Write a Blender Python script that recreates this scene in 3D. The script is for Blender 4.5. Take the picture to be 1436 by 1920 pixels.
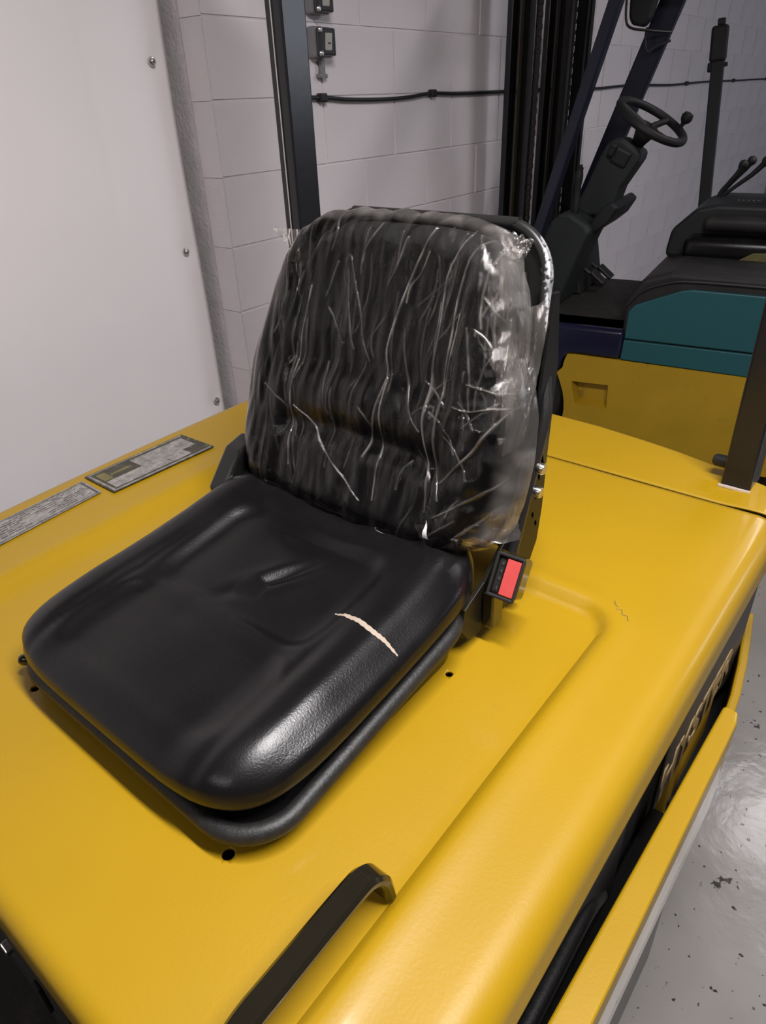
import bpy, bmesh, math, random
from math import sin, cos, tan, pi, radians, sqrt, exp, atan2
from mathutils import Vector, Matrix, noise
from mathutils.bvhtree import BVHTree

random.seed(4)
SC = bpy.context.scene
COL = SC.collection
for o in list(bpy.data.objects):
    bpy.data.objects.remove(o)

# ------------------------------------------------------------------ camera
CAMZ = 1.74
cam_d = bpy.data.cameras.new('camera')
cam_d.sensor_fit = 'HORIZONTAL'; cam_d.sensor_width = 36.0
cam_d.lens = 36.0 * 1300.0 / 1436.0
cam_d.clip_start = 0.02
cam = bpy.data.objects.new('camera', cam_d); COL.objects.link(cam)
fpx = 1300.0
zc = -Vector((807 - 718, -(3140 - 960), -fpx)).normalized()      # world up seen by the camera
xr = Vector((1998 - 718, -(50 - 960), -fpx)).normalized()
xc = (xr - zc * xr.dot(zc)).normalized()
yc = zc.cross(xc)
RM = Matrix((xc, yc, zc))
cam.matrix_world = Matrix.Translation((0, 0, CAMZ)) @ RM.to_4x4()
SC.camera = cam

# ------------------------------------------------------------------ world, lights, exposure
world = bpy.data.worlds.new('world'); SC.world = world; world.use_nodes = True
world.node_tree.nodes['Background'].inputs[0].default_value = (0.80, 0.85, 1.0, 1)
world.node_tree.nodes['Background'].inputs[1].default_value = 0.02
SC.view_settings.view_transform = 'Standard'
SC.view_settings.look = 'None'
SC.view_settings.gamma = 1.0
SC.view_settings.use_curve_mapping = False
SC.view_settings.exposure = 0.0

LAMPS = [  # x, y, z, power, colour, size x, size y
    (0.50, -0.35, 3.05, 95.0, (1.0, 0.96, 0.965), 0.16, 1.4),
    (-1.9, 0.10, 3.05, 14.0, (1.0, 0.96, 0.965), 0.16, 1.4),
    (4.3, -0.40, 3.05, 36.0, (1.0, 0.95, 0.97), 0.16, 1.4),
]

# ------------------------------------------------------------------ materials
def mat(name, col, rough=0.5, metal=0.0, var=0.0, var_scale=4.0, bump=0.0, bump_scale=60.0,
        rvar=0.0, coat=0.0, spec=0.5, dirt=None, dirt_scale=9.0, dirt_lo=0.62, dirt_hi=0.75, dist=0.002, coord='Object', detail=4.0):
    m = bpy.data.materials.new(name); m.use_nodes = True
    nt = m.node_tree; n = nt.nodes; l = nt.links
    b = n['Principled BSDF']
    b.inputs['Base Color'].default_value = (*col, 1)
    b.inputs['Roughness'].default_value = rough
    b.inputs['Metallic'].default_value = metal
    b.inputs['Specular IOR Level'].default_value = spec
    b.inputs['Coat Weight'].default_value = coat
    b.inputs['Coat Roughness'].default_value = 0.12
    tc = n.new('ShaderNodeTexCoord')
    last = None
    if var > 0:
        t = n.new('ShaderNodeTexNoise'); t.inputs['Scale'].default_value = var_scale
        t.inputs['Detail'].default_value = 5
        l.new(tc.outputs[coord], t.inputs['Vector'])
        r = n.new('ShaderNodeMapRange'); r.inputs[1].default_value = 0.3; r.inputs[2].default_value = 0.7
        r.inputs[3].default_value = 1 - var; r.inputs[4].default_value = 1 + var
        l.new(t.outputs['Fac'], r.inputs[0])
        h = n.new('ShaderNodeHueSaturation'); h.inputs['Color'].default_value = (*col, 1)
        l.new(r.outputs[0], h.inputs['Value'])
        last = h.outputs['Color']
        if rvar > 0:
            r2 = n.new('ShaderNodeMapRange'); r2.inputs[1].default_value = 0.3; r2.inputs[2].default_value = 0.7
            r2.inputs[3].default_value = max(0.03, rough - rvar); r2.inputs[4].default_value = rough + rvar
            l.new(t.outputs['Fac'], r2.inputs[0]); l.new(r2.outputs[0], b.inputs['Roughness'])
    if dirt is not None:
        t = n.new('ShaderNodeTexNoise'); t.inputs['Scale'].default_value = dirt_scale
        t.inputs['Detail'].default_value = 8; t.inputs['Roughness'].default_value = 0.65
        l.new(tc.outputs[coord], t.inputs['Vector'])
        r = n.new('ShaderNodeMapRange'); r.inputs[1].default_value = dirt_lo; r.inputs[2].default_value = dirt_hi
        l.new(t.outputs['Fac'], r.inputs[0])
        mx = n.new('ShaderNodeMix'); mx.data_type = 'RGBA'
        l.new(r.outputs[0], mx.inputs[0])
        if last is not None: l.new(last, mx.inputs[6])
        else: mx.inputs[6].default_value = (*col, 1)
        mx.inputs[7].default_value = (*dirt, 1)
        last = mx.outputs[2]
    if last is not None: l.new(last, b.inputs['Base Color'])
    if bump > 0:
        t = n.new('ShaderNodeTexNoise'); t.inputs['Scale'].default_value = bump_scale
        t.inputs['Detail'].default_value = detail
        l.new(tc.outputs[coord], t.inputs['Vector'])
        bp = n.new('ShaderNodeBump'); bp.inputs['Strength'].default_value = bump; bp.inputs['Distance'].default_value = dist
        l.new(t.outputs['Fac'], bp.inputs['Height']); l.new(bp.outputs[0], b.inputs['Normal'])
    return m

YEL = (0.375, 0.222, 0.003)
M = {}
M['yellow'] = mat('yellow_paint', YEL, 0.44, coat=0.18, spec=0.40, var=0.05, var_scale=3, bump=0.22, bump_scale=240, dirt=(0.30, 0.20, 0.03), dirt_scale=38, dirt_lo=0.675, dirt_hi=0.77, dist=0.0008)
M['yellow_b'] = mat('dull_yellow_paint', (0.46, 0.28, 0.010), 0.5, var=0.08, var_scale=5, bump=0.2, bump_scale=150, dirt=(0.12, 0.08, 0.02), dirt_scale=7, dirt_lo=0.62, dirt_hi=0.8)
M['olive_edge'] = mat('chipped_yellow_edge', (0.15, 0.13, 0.045), 0.5, var=0.2, var_scale=30)
M['vinyl'] = mat('black_vinyl', (0.0048, 0.0044, 0.0048), 0.27, spec=0.42, var=0.12, var_scale=8, bump=0.35, bump_scale=420, dist=0.0006, rvar=0.05, detail=6)
M['fabric'] = mat('black_fabric', (0.007, 0.0065, 0.0075), 0.8, bump=0.4, bump_scale=500, dist=0.0008)
M['steel_black'] = mat('black_steel', (0.010, 0.0095, 0.009), 0.26, var=0.15, var_scale=20, bump=0.15, bump_scale=90, dist=0.0006)
M['bracket_black'] = mat('bracket_black_paint', (0.010, 0.009, 0.006), 0.35, spec=0.22, bump=0.1, bump_scale=60, dist=0.0006)
M['gloss_black'] = mat('gloss_black_paint', (0.012, 0.010, 0.006), 0.11, coat=0.5, bump=0.08, bump_scale=60, dist=0.0006)
M['rim_black'] = mat('dusty_black_rim', (0.013, 0.0125, 0.012), 0.5, var=0.35, var_scale=90, bump=0.5, bump_scale=260, dist=0.001)
M['post'] = mat('black_post_paint', (0.009, 0.009, 0.011), 0.27, spec=0.5, bump=0.12, bump_scale=45, dist=0.0015, var=0.1, var_scale=6)
M['wall'] = mat('painted_block', (0.74, 0.69, 0.71), 0.72, var=0.05, var_scale=2.2, bump=0.5, bump_scale=120, dist=0.0022, detail=8, dirt=(0.55, 0.51, 0.52), dirt_scale=2.5, dirt_lo=0.60, dirt_hi=0.95)
M['mortar'] = mat('painted_mortar', (0.70, 0.65, 0.67), 0.85, bump=0.6, bump_scale=80, dist=0.004, var=0.1, var_scale=12)
M['room'] = mat('plain_wall', (0.50, 0.48, 0.49), 0.85, var=0.04)
M['ceiling'] = mat('ceiling_paint', (0.45, 0.44, 0.44), 0.9, var=0.04)
M['sheet'] = mat('white_sheet', (0.82, 0.77, 0.78), 0.50, var=0.03, var_scale=1.6, bump=0.12, bump_scale=6, dist=0.01)
M['zinc'] = mat('zinc', (0.62, 0.60, 0.58), 0.24, metal=1.0, bump=0.15, bump_scale=80)
M['alu'] = mat('worn_plate', (0.33, 0.31, 0.29), 0.5, metal=0.35, var=0.3, var_scale=60, dirt=(0.17, 0.16, 0.15), dirt_scale=90, dirt_lo=0.5, dirt_hi=0.7)
M['plate_dark'] = mat('worn_plate_dark', (0.055, 0.052, 0.035), 0.5, metal=0.2, var=0.3, var_scale=70, dirt=(0.19, 0.18, 0.14), dirt_scale=60, dirt_lo=0.55, dirt_hi=0.7)
M['print'] = mat('faded_print', (0.07, 0.065, 0.065), 0.6)
M['rubber'] = mat('black_rubber', (0.012, 0.012, 0.012), 0.6, bump=0.2, bump_scale=70)
M['cable'] = mat('black_cable', (0.010, 0.010, 0.011), 0.45)
M['plastic_grey'] = mat('grey_box_plastic', (0.20, 0.20, 0.21), 0.4)
M['plastic_lt'] = mat('light_rocker_plastic', (0.42, 0.41, 0.37), 0.4)
M['plastic_dark'] = mat('smoked_cover', (0.045, 0.045, 0.05), 0.18)
M['red'] = mat('red_button', (0.62, 0.075, 0.07), 0.45, var=0.08, var_scale=40)
M['foam'] = mat('cream_foam', (0.42, 0.34, 0.27), 0.9, bump=0.4, bump_scale=200)
M['cream'] = mat('cream_side_paint', (0.74, 0.69, 0.62), 0.20, metal=0.0, var=0.12, var_scale=10, dirt=(0.18, 0.13, 0.08), dirt_scale=26, dirt_lo=0.62, dirt_hi=0.7)
M['navy'] = mat('navy_paint', (0.009, 0.010, 0.035), 0.24, var=0.1, bump=0.08, bump_scale=30)
M['navy_leg'] = mat('navy_leg_paint', (0.010, 0.012, 0.028), 0.28, var=0.2, var_scale=5, bump=0.08, bump_scale=40)
M['teal'] = mat('teal_panel', (0.012, 0.095, 0.110), 0.5, var=0.05, bump=0.15, bump_scale=200, dist=0.0008)
M['charcoal'] = mat('charcoal_plastic', (0.012, 0.013, 0.015), 0.55, var=0.12, bump=0.3, bump_scale=180, dist=0.001)
M['greygreen'] = mat('grey_cowl_plastic', (0.020, 0.025, 0.025), 0.6, var=0.12, bump=0.25, bump_scale=160, dist=0.001)
M['dustyblack'] = mat('dusty_black_cover', (0.014, 0.013, 0.013), 0.6, var=0.3, var_scale=6, bump=0.3, bump_scale=30, dirt=(0.040, 0.032, 0.026), dirt_scale=6, dirt_lo=0.52, dirt_hi=0.75)
M['mast'] = mat('greasy_black_mast', (0.010, 0.010, 0.012), 0.28, var=0.2, var_scale=12, bump=0.15, bump_scale=40)
M['chain'] = mat('oily_chain', (0.030, 0.024, 0.018), 0.45, metal=0.5, var=0.3, var_scale=80)
M['mat_floor'] = mat('dirty_floor_mat', (0.016, 0.014, 0.011), 0.75, var=0.3, var_scale=20, bump=0.6, bump_scale=120, dirt=(0.07, 0.055, 0.04), dirt_scale=10, dirt_lo=0.55, dirt_hi=0.85)
M['dark_void'] = mat('engine_bay_black', (0.006, 0.006, 0.006), 0.8)
M['letter_dark'] = mat('faded_dark_lettering', (0.035, 0.030, 0.028), 0.5)
M['letter_buff'] = mat('faded_buff_lettering', (0.36, 0.25, 0.11), 0.5, var=0.1)
M['grey_pole'] = mat('dark_grey_pole', (0.014, 0.015, 0.018), 0.6, var=0.1)
M['lampwhite'] = mat('lamp_housing', (0.7, 0.7, 0.7), 0.4)
M['scratch'] = mat('bare_scratch', (0.16, 0.13, 0.05), 0.5)

def worn_rim():
    m = mat('worn_black_rim', (0.016, 0.015, 0.015), 0.35)
    nt = m.node_tree; n = nt.nodes; l = nt.links; b = n['Principled BSDF']
    g = n.new('ShaderNodeAttribute'); g.attribute_name = 'wear'
    tc = n.new('ShaderNodeTexCoord')
    t = n.new('ShaderNodeTexNoise'); t.inputs['Scale'].default_value = 160; t.inputs['Detail'].default_value = 6
    l.new(tc.outputs['Object'], t.inputs['Vector'])
    a = n.new('ShaderNodeMath'); a.operation = 'ADD'
    l.new(g.outputs['Fac'], a.inputs[0]); l.new(t.outputs['Fac'], a.inputs[1])
    r = n.new('ShaderNodeMapRange'); r.inputs[1].default_value = 0.98; r.inputs[2].default_value = 1.12
    l.new(a.outputs[0], r.inputs[0])
    mx = n.new('ShaderNodeMix'); mx.data_type = 'RGBA'
    l.new(r.outputs[0], mx.inputs[0])
    mx.inputs[6].default_value = (0.016, 0.015, 0.015, 1); mx.inputs[7].default_value = (0.5, 0.5, 0.52, 1)
    l.new(mx.outputs[2], b.inputs['Base Color'])
    m2 = n.new('ShaderNodeMath'); m2.operation = 'MULTIPLY'; m2.inputs[1].default_value = 0.7
    l.new(r.outputs[0], m2.inputs[0]); l.new(m2.outputs[0], b.inputs['Metallic'])
    return m
M['worn_rim'] = worn_rim()

def film_mat(name, milky=0.10, tint=(0.62, 0.58, 0.54)):
    m = bpy.data.materials.new(name); m.use_nodes = True
    nt = m.node_tree; n = nt.nodes; l = nt.links
    n.remove(n['Principled BSDF']); out = n['Material Output']
    tr = n.new('ShaderNodeBsdfTransparent'); tr.inputs[0].default_value = (0.93, 0.92, 0.90, 1)
    gl = n.new('ShaderNodeBsdfGlossy'); gl.inputs['Roughness'].default_value = 0.09; gl.inputs['Color'].default_value = (1, 0.97, 0.95, 1)
    df = n.new('ShaderNodeBsdfDiffuse'); df.inputs['Color'].default_value = (*tint, 1)
    tc = n.new('ShaderNodeTexCoord')
    at = n.new('ShaderNodeAttribute'); at.attribute_name = 'fold'
    # fine puckers
    mp = n.new('ShaderNodeMapping'); mp.inputs['Scale'].default_value = (1.0, 3.2, 0.7)
    l.new(tc.outputs['Object'], mp.inputs['Vector'])
    t1 = n.new('ShaderNodeTexNoise'); t1.inputs['Scale'].default_value = 22; t1.inputs['Detail'].default_value = 7
    t1.inputs['Roughness'].default_value = 0.62; t1.inputs['Distortion'].default_value = 1.1
    l.new(mp.outputs[0], t1.inputs['Vector'])
    bp = n.new('ShaderNodeBump'); bp.inputs['Strength'].default_value = 0.40; bp.inputs['Distance'].default_value = 0.005
    l.new(t1.outputs['Fac'], bp.inputs['Height'])
    l.new(bp.outputs[0], gl.inputs['Normal'])
    lw = n.new('ShaderNodeLayerWeight'); lw.inputs['Blend'].default_value = 0.12
    # milky amount = milky + facing^.. + fold
    p = n.new('ShaderNodeMath'); p.operation = 'POWER'; p.inputs[1].default_value = 2.5
    l.new(lw.outputs['Facing'], p.inputs[0])
    s1 = n.new('ShaderNodeMath'); s1.operation = 'MULTIPLY_ADD'; s1.inputs[1].default_value = 0.16; s1.inputs[2].default_value = milky
    l.new(p.outputs[0], s1.inputs[0])
    s2 = n.new('ShaderNodeMath'); s2.operation = 'MULTIPLY_ADD'; s2.inputs[1].default_value = 0.26; s2.use_clamp = True
    l.new(at.outputs['Fac'], s2.inputs[0]); l.new(s1.outputs[0], s2.inputs[2])
    mx1 = n.new('ShaderNodeMixShader'); l.new(s2.outputs[0], mx1.inputs[0]); l.new(tr.outputs[0], mx1.inputs[1]); l.new(df.outputs[0], mx1.inputs[2])
    fr = n.new('ShaderNodeFresnel'); fr.inputs['IOR'].default_value = 1.5
    f2 = n.new('ShaderNodeMath'); f2.operation = 'MULTIPLY_ADD'; f2.inputs[1].default_value = 1.1; f2.inputs[2].default_value = 0.0; f2.use_clamp = True
    l.new(fr.outputs[0], f2.inputs[0])
    mx2 = n.new('ShaderNodeMixShader'); l.new(f2.outputs[0], mx2.inputs[0]); l.new(mx1.outputs[0], mx2.inputs[1]); l.new(gl.outputs[0], mx2.inputs[2])
    l.new(mx2.outputs[0], out.inputs['Surface'])
    return m
M['film'] = film_mat('clear_wrapping_film', 0.0)
M['film_milky'] = film_mat('bunched_wrapping_film', 0.08)

def floor_mat():
    m = mat('painted_concrete', (0.27, 0.255, 0.24), 0.20, var=0.12, var_scale=2.5, rvar=0.06)
    nt = m.node_tree; n = nt.nodes; l = nt.links; b = n['Principled BSDF']
    tc = n.new('ShaderNodeTexCoord')
    # worn pits: noise islands
    t = n.new('ShaderNodeTexNoise'); t.inputs['Scale'].default_value = 6.5; t.inputs['Detail'].default_value = 10; t.inputs['Roughness'].default_value = 0.60
    l.new(tc.outputs['Object'], t.inputs['Vector'])
    r = n.new('ShaderNodeMapRange'); r.inputs[1].default_value = 0.632; r.inputs[2].default_value = 0.645
    l.new(t.outputs['Fac'], r.inputs[0])
    t2 = n.new('ShaderNodeTexNoise'); t2.inputs['Scale'].default_value = 42; t2.inputs['Detail'].default_value = 5
    l.new(tc.outputs['Object'], t2.inputs['Vector'])
    r2 = n.new('ShaderNodeMapRange'); r2.inputs[1].default_value = 0.665; r2.inputs[2].default_value = 0.69
    l.new(t2.outputs['Fac'], r2.inputs[0])
    mxm = n.new('ShaderNodeMath'); mxm.operation = 'MAXIMUM'; l.new(r.outputs[0], mxm.inputs[0]); l.new(r2.outputs[0], mxm.inputs[1])
    mx = n.new('ShaderNodeMix'); mx.data_type = 'RGBA'; l.new(mxm.outputs[0], mx.inputs[0])
    src = b.inputs['Base Color'].links[0].from_socket
    l.new(src, mx.inputs[6]); mx.inputs[7].default_value = (0.035, 0.030, 0.027, 1)
    l.new(mx.outputs[2], b.inputs['Base Color'])
    # height: broad ripples, trowel marks, pits
    t3 = n.new('ShaderNodeTexNoise'); t3.inputs['Scale'].default_value = 6; t3.inputs['Detail'].default_value = 8; t3.inputs['Distortion'].default_value = 0.2
    l.new(tc.outputs['Object'], t3.inputs['Vector'])
    ad = n.new('ShaderNodeMath'); ad.operation = 'MULTIPLY_ADD'; ad.inputs[1].default_value = -0.25
    l.new(mxm.outputs[0], ad.inputs[0]); l.new(t3.outputs['Fac'], ad.inputs[2])
    bp = n.new('ShaderNodeBump'); bp.inputs['Strength'].default_value = 0.6; bp.inputs['Distance'].default_value = 0.007
    l.new(ad.outputs[0], bp.inputs['Height']); l.new(bp.outputs[0], b.inputs['Normal'])
    return m
M['floor'] = floor_mat()

# ------------------------------------------------------------------ helpers
INV = {}      # thing -> inverse of its placement, to bring world-space meshes under it

def thing(name, label, cat, loc=(0, 0, 0), rotz=0.0, group=None):
    o = bpy.data.objects.new(name, None); COL.objects.link(o)
    o.empty_display_size = 0.1
    o.location = loc; o.rotation_euler = (0, 0, rotz)
    o['label'] = label; o['category'] = cat
    if group: o['group'] = group
    INV[o.name] = (Matrix.Translation(loc) @ Matrix.Rotation(rotz, 4, 'Z')).inverted()
    return o

def root_of(o):
    while o.parent: o = o.parent
    return o

def obj(name, bm, m, parent=None, local=False, smooth=40, label=None):
    """link a bmesh as one mesh object; world-space vertices unless local"""
    if parent is not None and not local:
        bm.transform(INV[root_of(parent).name])
    me = bpy.data.meshes.new(name)
    bmesh.ops.recalc_face_normals(bm, faces=bm.faces)
    bm.to_mesh(me); bm.free()
    if smooth and me.polygons:
        fl = [p.use_smooth for p in me.polygons]
        if any(fl):
            me.set_sharp_from_angle(angle=radians(smooth)); me.polygons.foreach_set('use_smooth', fl)
    me.materials.append(M[m] if isinstance(m, str) else m)
    o = bpy.data.objects.new(name, me); COL.objects.link(o)
    if parent is not None: o.parent = parent
    if label: o['label'] = label
    return o

def tag(o, label, cat, group=None):
    o['label'] = label; o['category'] = cat
    if group: o['group'] = group
    return o

def bevel_all(bm, r, seg=2, ang=25):
    if r <= 0: return
    es = [e for e in bm.edges if len(e.link_faces) == 2 and e.calc_face_angle(0) > radians(ang)]
    if es:
        bmesh.ops.bevel(bm, geom=es, offset=r, segments=seg, affect='EDGES', profile=0.5, clamp_overlap=True)

def add(bm, other):
    me = bpy.data.meshes.new('tmp'); other.to_mesh(me); other.free()
    bm.from_mesh(me); bpy.data.meshes.remove(me)

def box(c, s, r=0.0, rot=None, seg=2):
    bm = bmesh.new(); bmesh.ops.create_cube(bm, size=1.0)
    bm.transform(Matrix.Diagonal((*s, 1)))
    bevel_all(bm, r, seg)
    if seg >= 4: sm(bm)
    if rot is not None: bm.transform(rot if len(rot) == 4 else rot.to_4x4())
    bm.transform(Matrix.Translation(c))
    return bm

def box2(a, b, r=0.0, seg=2):
    a = Vector(a); b = Vector(b)
    return box((a + b) / 2, [abs(v) for v in (b - a)], r, seg=seg)

def prism(poly, lo, hi, axis='Y', r=0.0, seg=2):
    """polygon given in the two other axes, extruded from lo to hi along axis"""
    bm = bmesh.new()
    def P(p, d):
        if axis == 'Y': return (p[0], d, p[1])
        if axis == 'X': return (d, p[0], p[1])
        return (p[0], p[1], d)
    v0 = [bm.verts.new(P(p, lo)) for p in poly]; v1 = [bm.verts.new(P(p, hi)) for p in poly]
    bm.faces.new(v0); bm.faces.new(v1[::-1])
    n = len(poly)
    for i in range(n): bm.faces.new((v0[i], v0[(i + 1) % n], v1[(i + 1) % n], v1[i]))
    bmesh.ops.recalc_face_normals(bm, faces=bm.faces)
    bevel_all(bm, r, seg)
    if seg >= 4: sm(bm)
    return bm

def tube(pts, r, seg=12, close=False, rfun=None, cap=True, flat=None):
    """sweep a circle (or a flat ellipse: flat=(wide, thin, normal)) along points"""
    bm = bmesh.new(); pts = [Vector(p) for p in pts]; n = len(pts); rings = []
    up = None
    for i, p in enumerate(pts):
        if close: t = pts[(i + 1) % n] - pts[i - 1]
        else: t = pts[min(i + 1, n - 1)] - pts[max(i - 1, 0)]
        t.normalize()
        if up is None:
            up = Vector((0, 0, 1)) if abs(t.z) < 0.9 else Vector((0, 1, 0))
        a = up - t * up.dot(t)
        if a.length < 1e-5: a = Vector((1, 0, 0)) - t * t.x
        a.normalize(); b = t.cross(a); up = a
        rr = r if rfun is None else rfun(i / (n - 1 if not close else n))
        ring = []
        for k in range(seg):
            q = 2 * pi * k / seg
            ring.append(bm.verts.new(p + a * cos(q) * rr + b * sin(q) * rr))
        rings.append(ring)
    m = n if close else n - 1
    for i in range(m):
        A = rings[i]; B = rings[(i + 1) % n]
        for k in range(seg):
            bm.faces.new((A[k], A[(k + 1) % seg], B[(k + 1) % seg], B[k]))
    if not close and cap:
        bm.faces.new(rings[0][::-1]); bm.faces.new(rings[-1])
    return sm(bm)

def lathe(prof, c=(0, 0, 0), axis=(0, 0, 1), seg=24, cap=True):
    """prof: list of (radius, height) along axis"""
    bm = bmesh.new(); rings = []
    for r, h in prof:
        if r < 1e-6: rings.append([bm.verts.new((0, 0, h))])
        else: rings.append([bm.verts.new((r * cos(2 * pi * k / seg), r * sin(2 * pi * k / seg), h)) for k in range(seg)])
    for A, B in zip(rings, rings[1:]):
        for k in range(seg):
            k2 = (k + 1) % seg
            if len(A) == 1 and len(B) == 1: continue
            if len(A) == 1: bm.faces.new((A[0], B[k2], B[k]))
            elif len(B) == 1: bm.faces.new((A[k], A[k2], B[0]))
            else: bm.faces.new((A[k], A[k2], B[k2], B[k]))
    if cap and len(rings[0]) > 1: bm.faces.new(rings[0][::-1])
    if cap and len(rings[-1]) > 1: bm.faces.new(rings[-1])
    q = Vector((0, 0, 1)).rotation_difference(Vector(axis).normalized())
    bm.transform(Matrix.Translation(c) @ q.to_matrix().to_4x4())
    return sm(bm)

def smoothpath(pts, n=8, close=False):
    pts = [Vector(p) for p in pts]; out = []; m = len(pts)
    rng = range(m) if close else range(m - 1)
    for i in rng:
        p0 = pts[(i - 1) % m] if close or i > 0 else pts[0]
        p1 = pts[i]; p2 = pts[(i + 1) % m]
        p3 = pts[(i + 2) % m] if close or i + 2 < m else pts[-1]
        for k in range(n):
            t = k / n
            out.append(0.5 * ((2 * p1) + (-p0 + p2) * t + (2 * p0 - 5 * p1 + 4 * p2 - p3) * t * t + (-p0 + 3 * p1 - 3 * p2 + p3) * t ** 3))
    if not close: out.append(pts[-1])
    return out

def sm(bm):
    for f in bm.faces: f.smooth = True
    return bm

def grid(fn, nu, nv):
    bm = bmesh.new()
    V = [[bm.verts.new(fn(i / nu, j / nv)) for j in range(nv + 1)] for i in range(nu + 1)]
    for i in range(nu):
        for j in range(nv):
            bm.faces.new((V[i][j], V[i + 1][j], V[i + 1][j + 1], V[i][j + 1]))
    return sm(bm)

def sstep(a, b, x):
    t = max(0.0, min(1.0, (x - a) / (b - a))); return t * t * (3 - 2 * t)

def apply_mod(o):
    dg = bpy.context.evaluated_depsgraph_get()
    me = bpy.data.meshes.new_from_object(o.evaluated_get(dg))
    old = o.data; o.modifiers.clear(); o.data = me; me.name = old.name; bpy.data.meshes.remove(old)

def cut(o, cutters):
    """cut holes (each a bmesh in world coordinates) through a part, then drop the cutters"""
    inv = INV[root_of(o).name]
    tmp = bpy.data.meshes.new('cut'); b = bmesh.new()
    for c in cutters: add(b, c)
    b.transform(inv); b.to_mesh(tmp); b.free()
    c = bpy.data.objects.new('cut', tmp); COL.objects.link(c); c.parent = root_of(o)
    md = o.modifiers.new('b', 'BOOLEAN'); md.operation = 'DIFFERENCE'; md.object = c; md.solver = 'EXACT'
    apply_mod(o)
    bpy.data.objects.remove(c); bpy.data.meshes.remove(tmp)

# ------------------------------------------------------------------ setting: floor, walls, ceiling
def struct(o): o['kind'] = 'structure'; return o

floor = struct(obj('floor', box2((-5, -6, -0.1), (12.5, 4.2, 0)), 'floor', smooth=0))
struct(obj('ceiling', box2((-5, -6, 3.9), (12.5, 4.2, 4.0)), 'ceiling', smooth=0))
struct(obj('wall_near', box2((-5, -6.1, 0), (12.5, -6, 3.9)), 'room', smooth=0))
struct(obj('wall_left', box2((-5.1, -6, 0), (-5, 4.2, 3.9)), 'room', smooth=0))
struct(obj('wall_right', box2((12.5, -6, 0), (12.6, 4.2, 3.9)), 'room', smooth=0))

wn = bpy.data.materials.new('daylight_pane'); wn.use_nodes = True
wn.node_tree.nodes['Principled BSDF'].inputs['Base Color'].default_value = (0.5, 0.5, 0.55, 1)
wn.node_tree.nodes['Principled BSDF'].inputs['Emission Color'].default_value = (0.82, 0.88, 1.0, 1)
wn.node_tree.nodes['Principled BSDF'].inputs['Emission Strength'].default_value = 8.0
M['daylight'] = wn
win = struct(obj('window_1', box2((7.3, -6.0, 2.05), (10.1, -5.94, 3.45), 0.01), 'lampwhite', smooth=0))
for k in range(4):
    for j in range(2):
        p_ = obj('pane', box2((7.36 + 0.68 * k, -5.945, 2.11 + 0.66 * j), (7.99 + 0.68 * k, -5.93, 2.72 + 0.66 * j)), 'daylight', smooth=0); p_.parent = win

WY = radians(2.44)
D = 1.957
TW = Vector((cos(WY), sin(WY), 0)); NW = Vector((-sin(WY), cos(WY), 0))
TC = 1.727            # where the block wall ends
def wpos(t, d, z): return TW * t + NW * d + Vector((0, 0, z))

wall = bpy.data.objects.new('wall_back', None)
bm = box2((TC + 0.006, D + 0.0042, 0), (10.98, D + 0.30, 3.9))
wall = obj('wall_back', bm, 'mortar', smooth=0); wall.rotation_euler = (0, 0, WY)
struct(wall)
wall2 = obj('wall_beyond', box2((-5.2, D + 0.45, 0), (TC + 0.3, D + 0.50, 3.9)), 'room', smooth=0); wall2.rotation_euler = (0, 0, WY)
struct(wall2)
# the painted blocks, laid course by course
def block_mesh(name, L):
    b = bmesh.new(); bmesh.ops.create_cube(b, size=1.0)
    b.transform(Matrix.Diagonal((L - 0.0042, 0.10, 0.2206, 1)))
    es = [e for e in b.edges if all(v.co.y < 0 for v in e.verts)]
    bmesh.ops.bevel(b, geom=es, offset=0.004, segments=2, affect='EDGES')
    me = bpy.data.meshes.new(name); b.to_mesh(me); b.free()
    me.materials.append(M['wall']); return me
full = block_mesh('concrete_block', 0.45)
CH = 0.2225
z0 = 1.752 - 8 * CH
patt = {7: 'B', 8: 'B', 6: 'A', 9: 'A'}
for row in range(-1, 18):
    zb = z0 + row * CH; zt = zb + CH
    if zt < 0.03 or zb > 3.2: continue
    p = patt.get(row)
    if p is None: p = ('B' if (6 - row) % 2 else 'A') if row < 6 else ('A' if (row - 9) % 2 == 0 else 'B')
    off = 2.50 if p == 'A' else 2.712
    t = off - 2 * 0.45
    starts = []
    while t > TC + 0.03: t -= 0.45
    edges = [TC]
    t += 0.45
    if t - TC < 0.2: t += 0.45
    while t < 10.98: edges.append(t); t += 0.45
    for a, b in zip(edges, edges[1:]):
        L = b - a
        me = full if abs(L - 0.45) < 0.01 else block_mesh('concrete_block_end', L)
        o = bpy.data.objects.new('concrete_block', me); COL.objects.link(o)
        o.parent = wall
        zc_ = (zb + zt) / 2
        o.location = ((a + b) / 2, D + 0.05 + random.uniform(-0.0012, 0.0016), zc_)
        o.rotation_euler = (random.uniform(-.002, .002), random.uniform(-.0015, .0015), random.uniform(-.002, .002))

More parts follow.
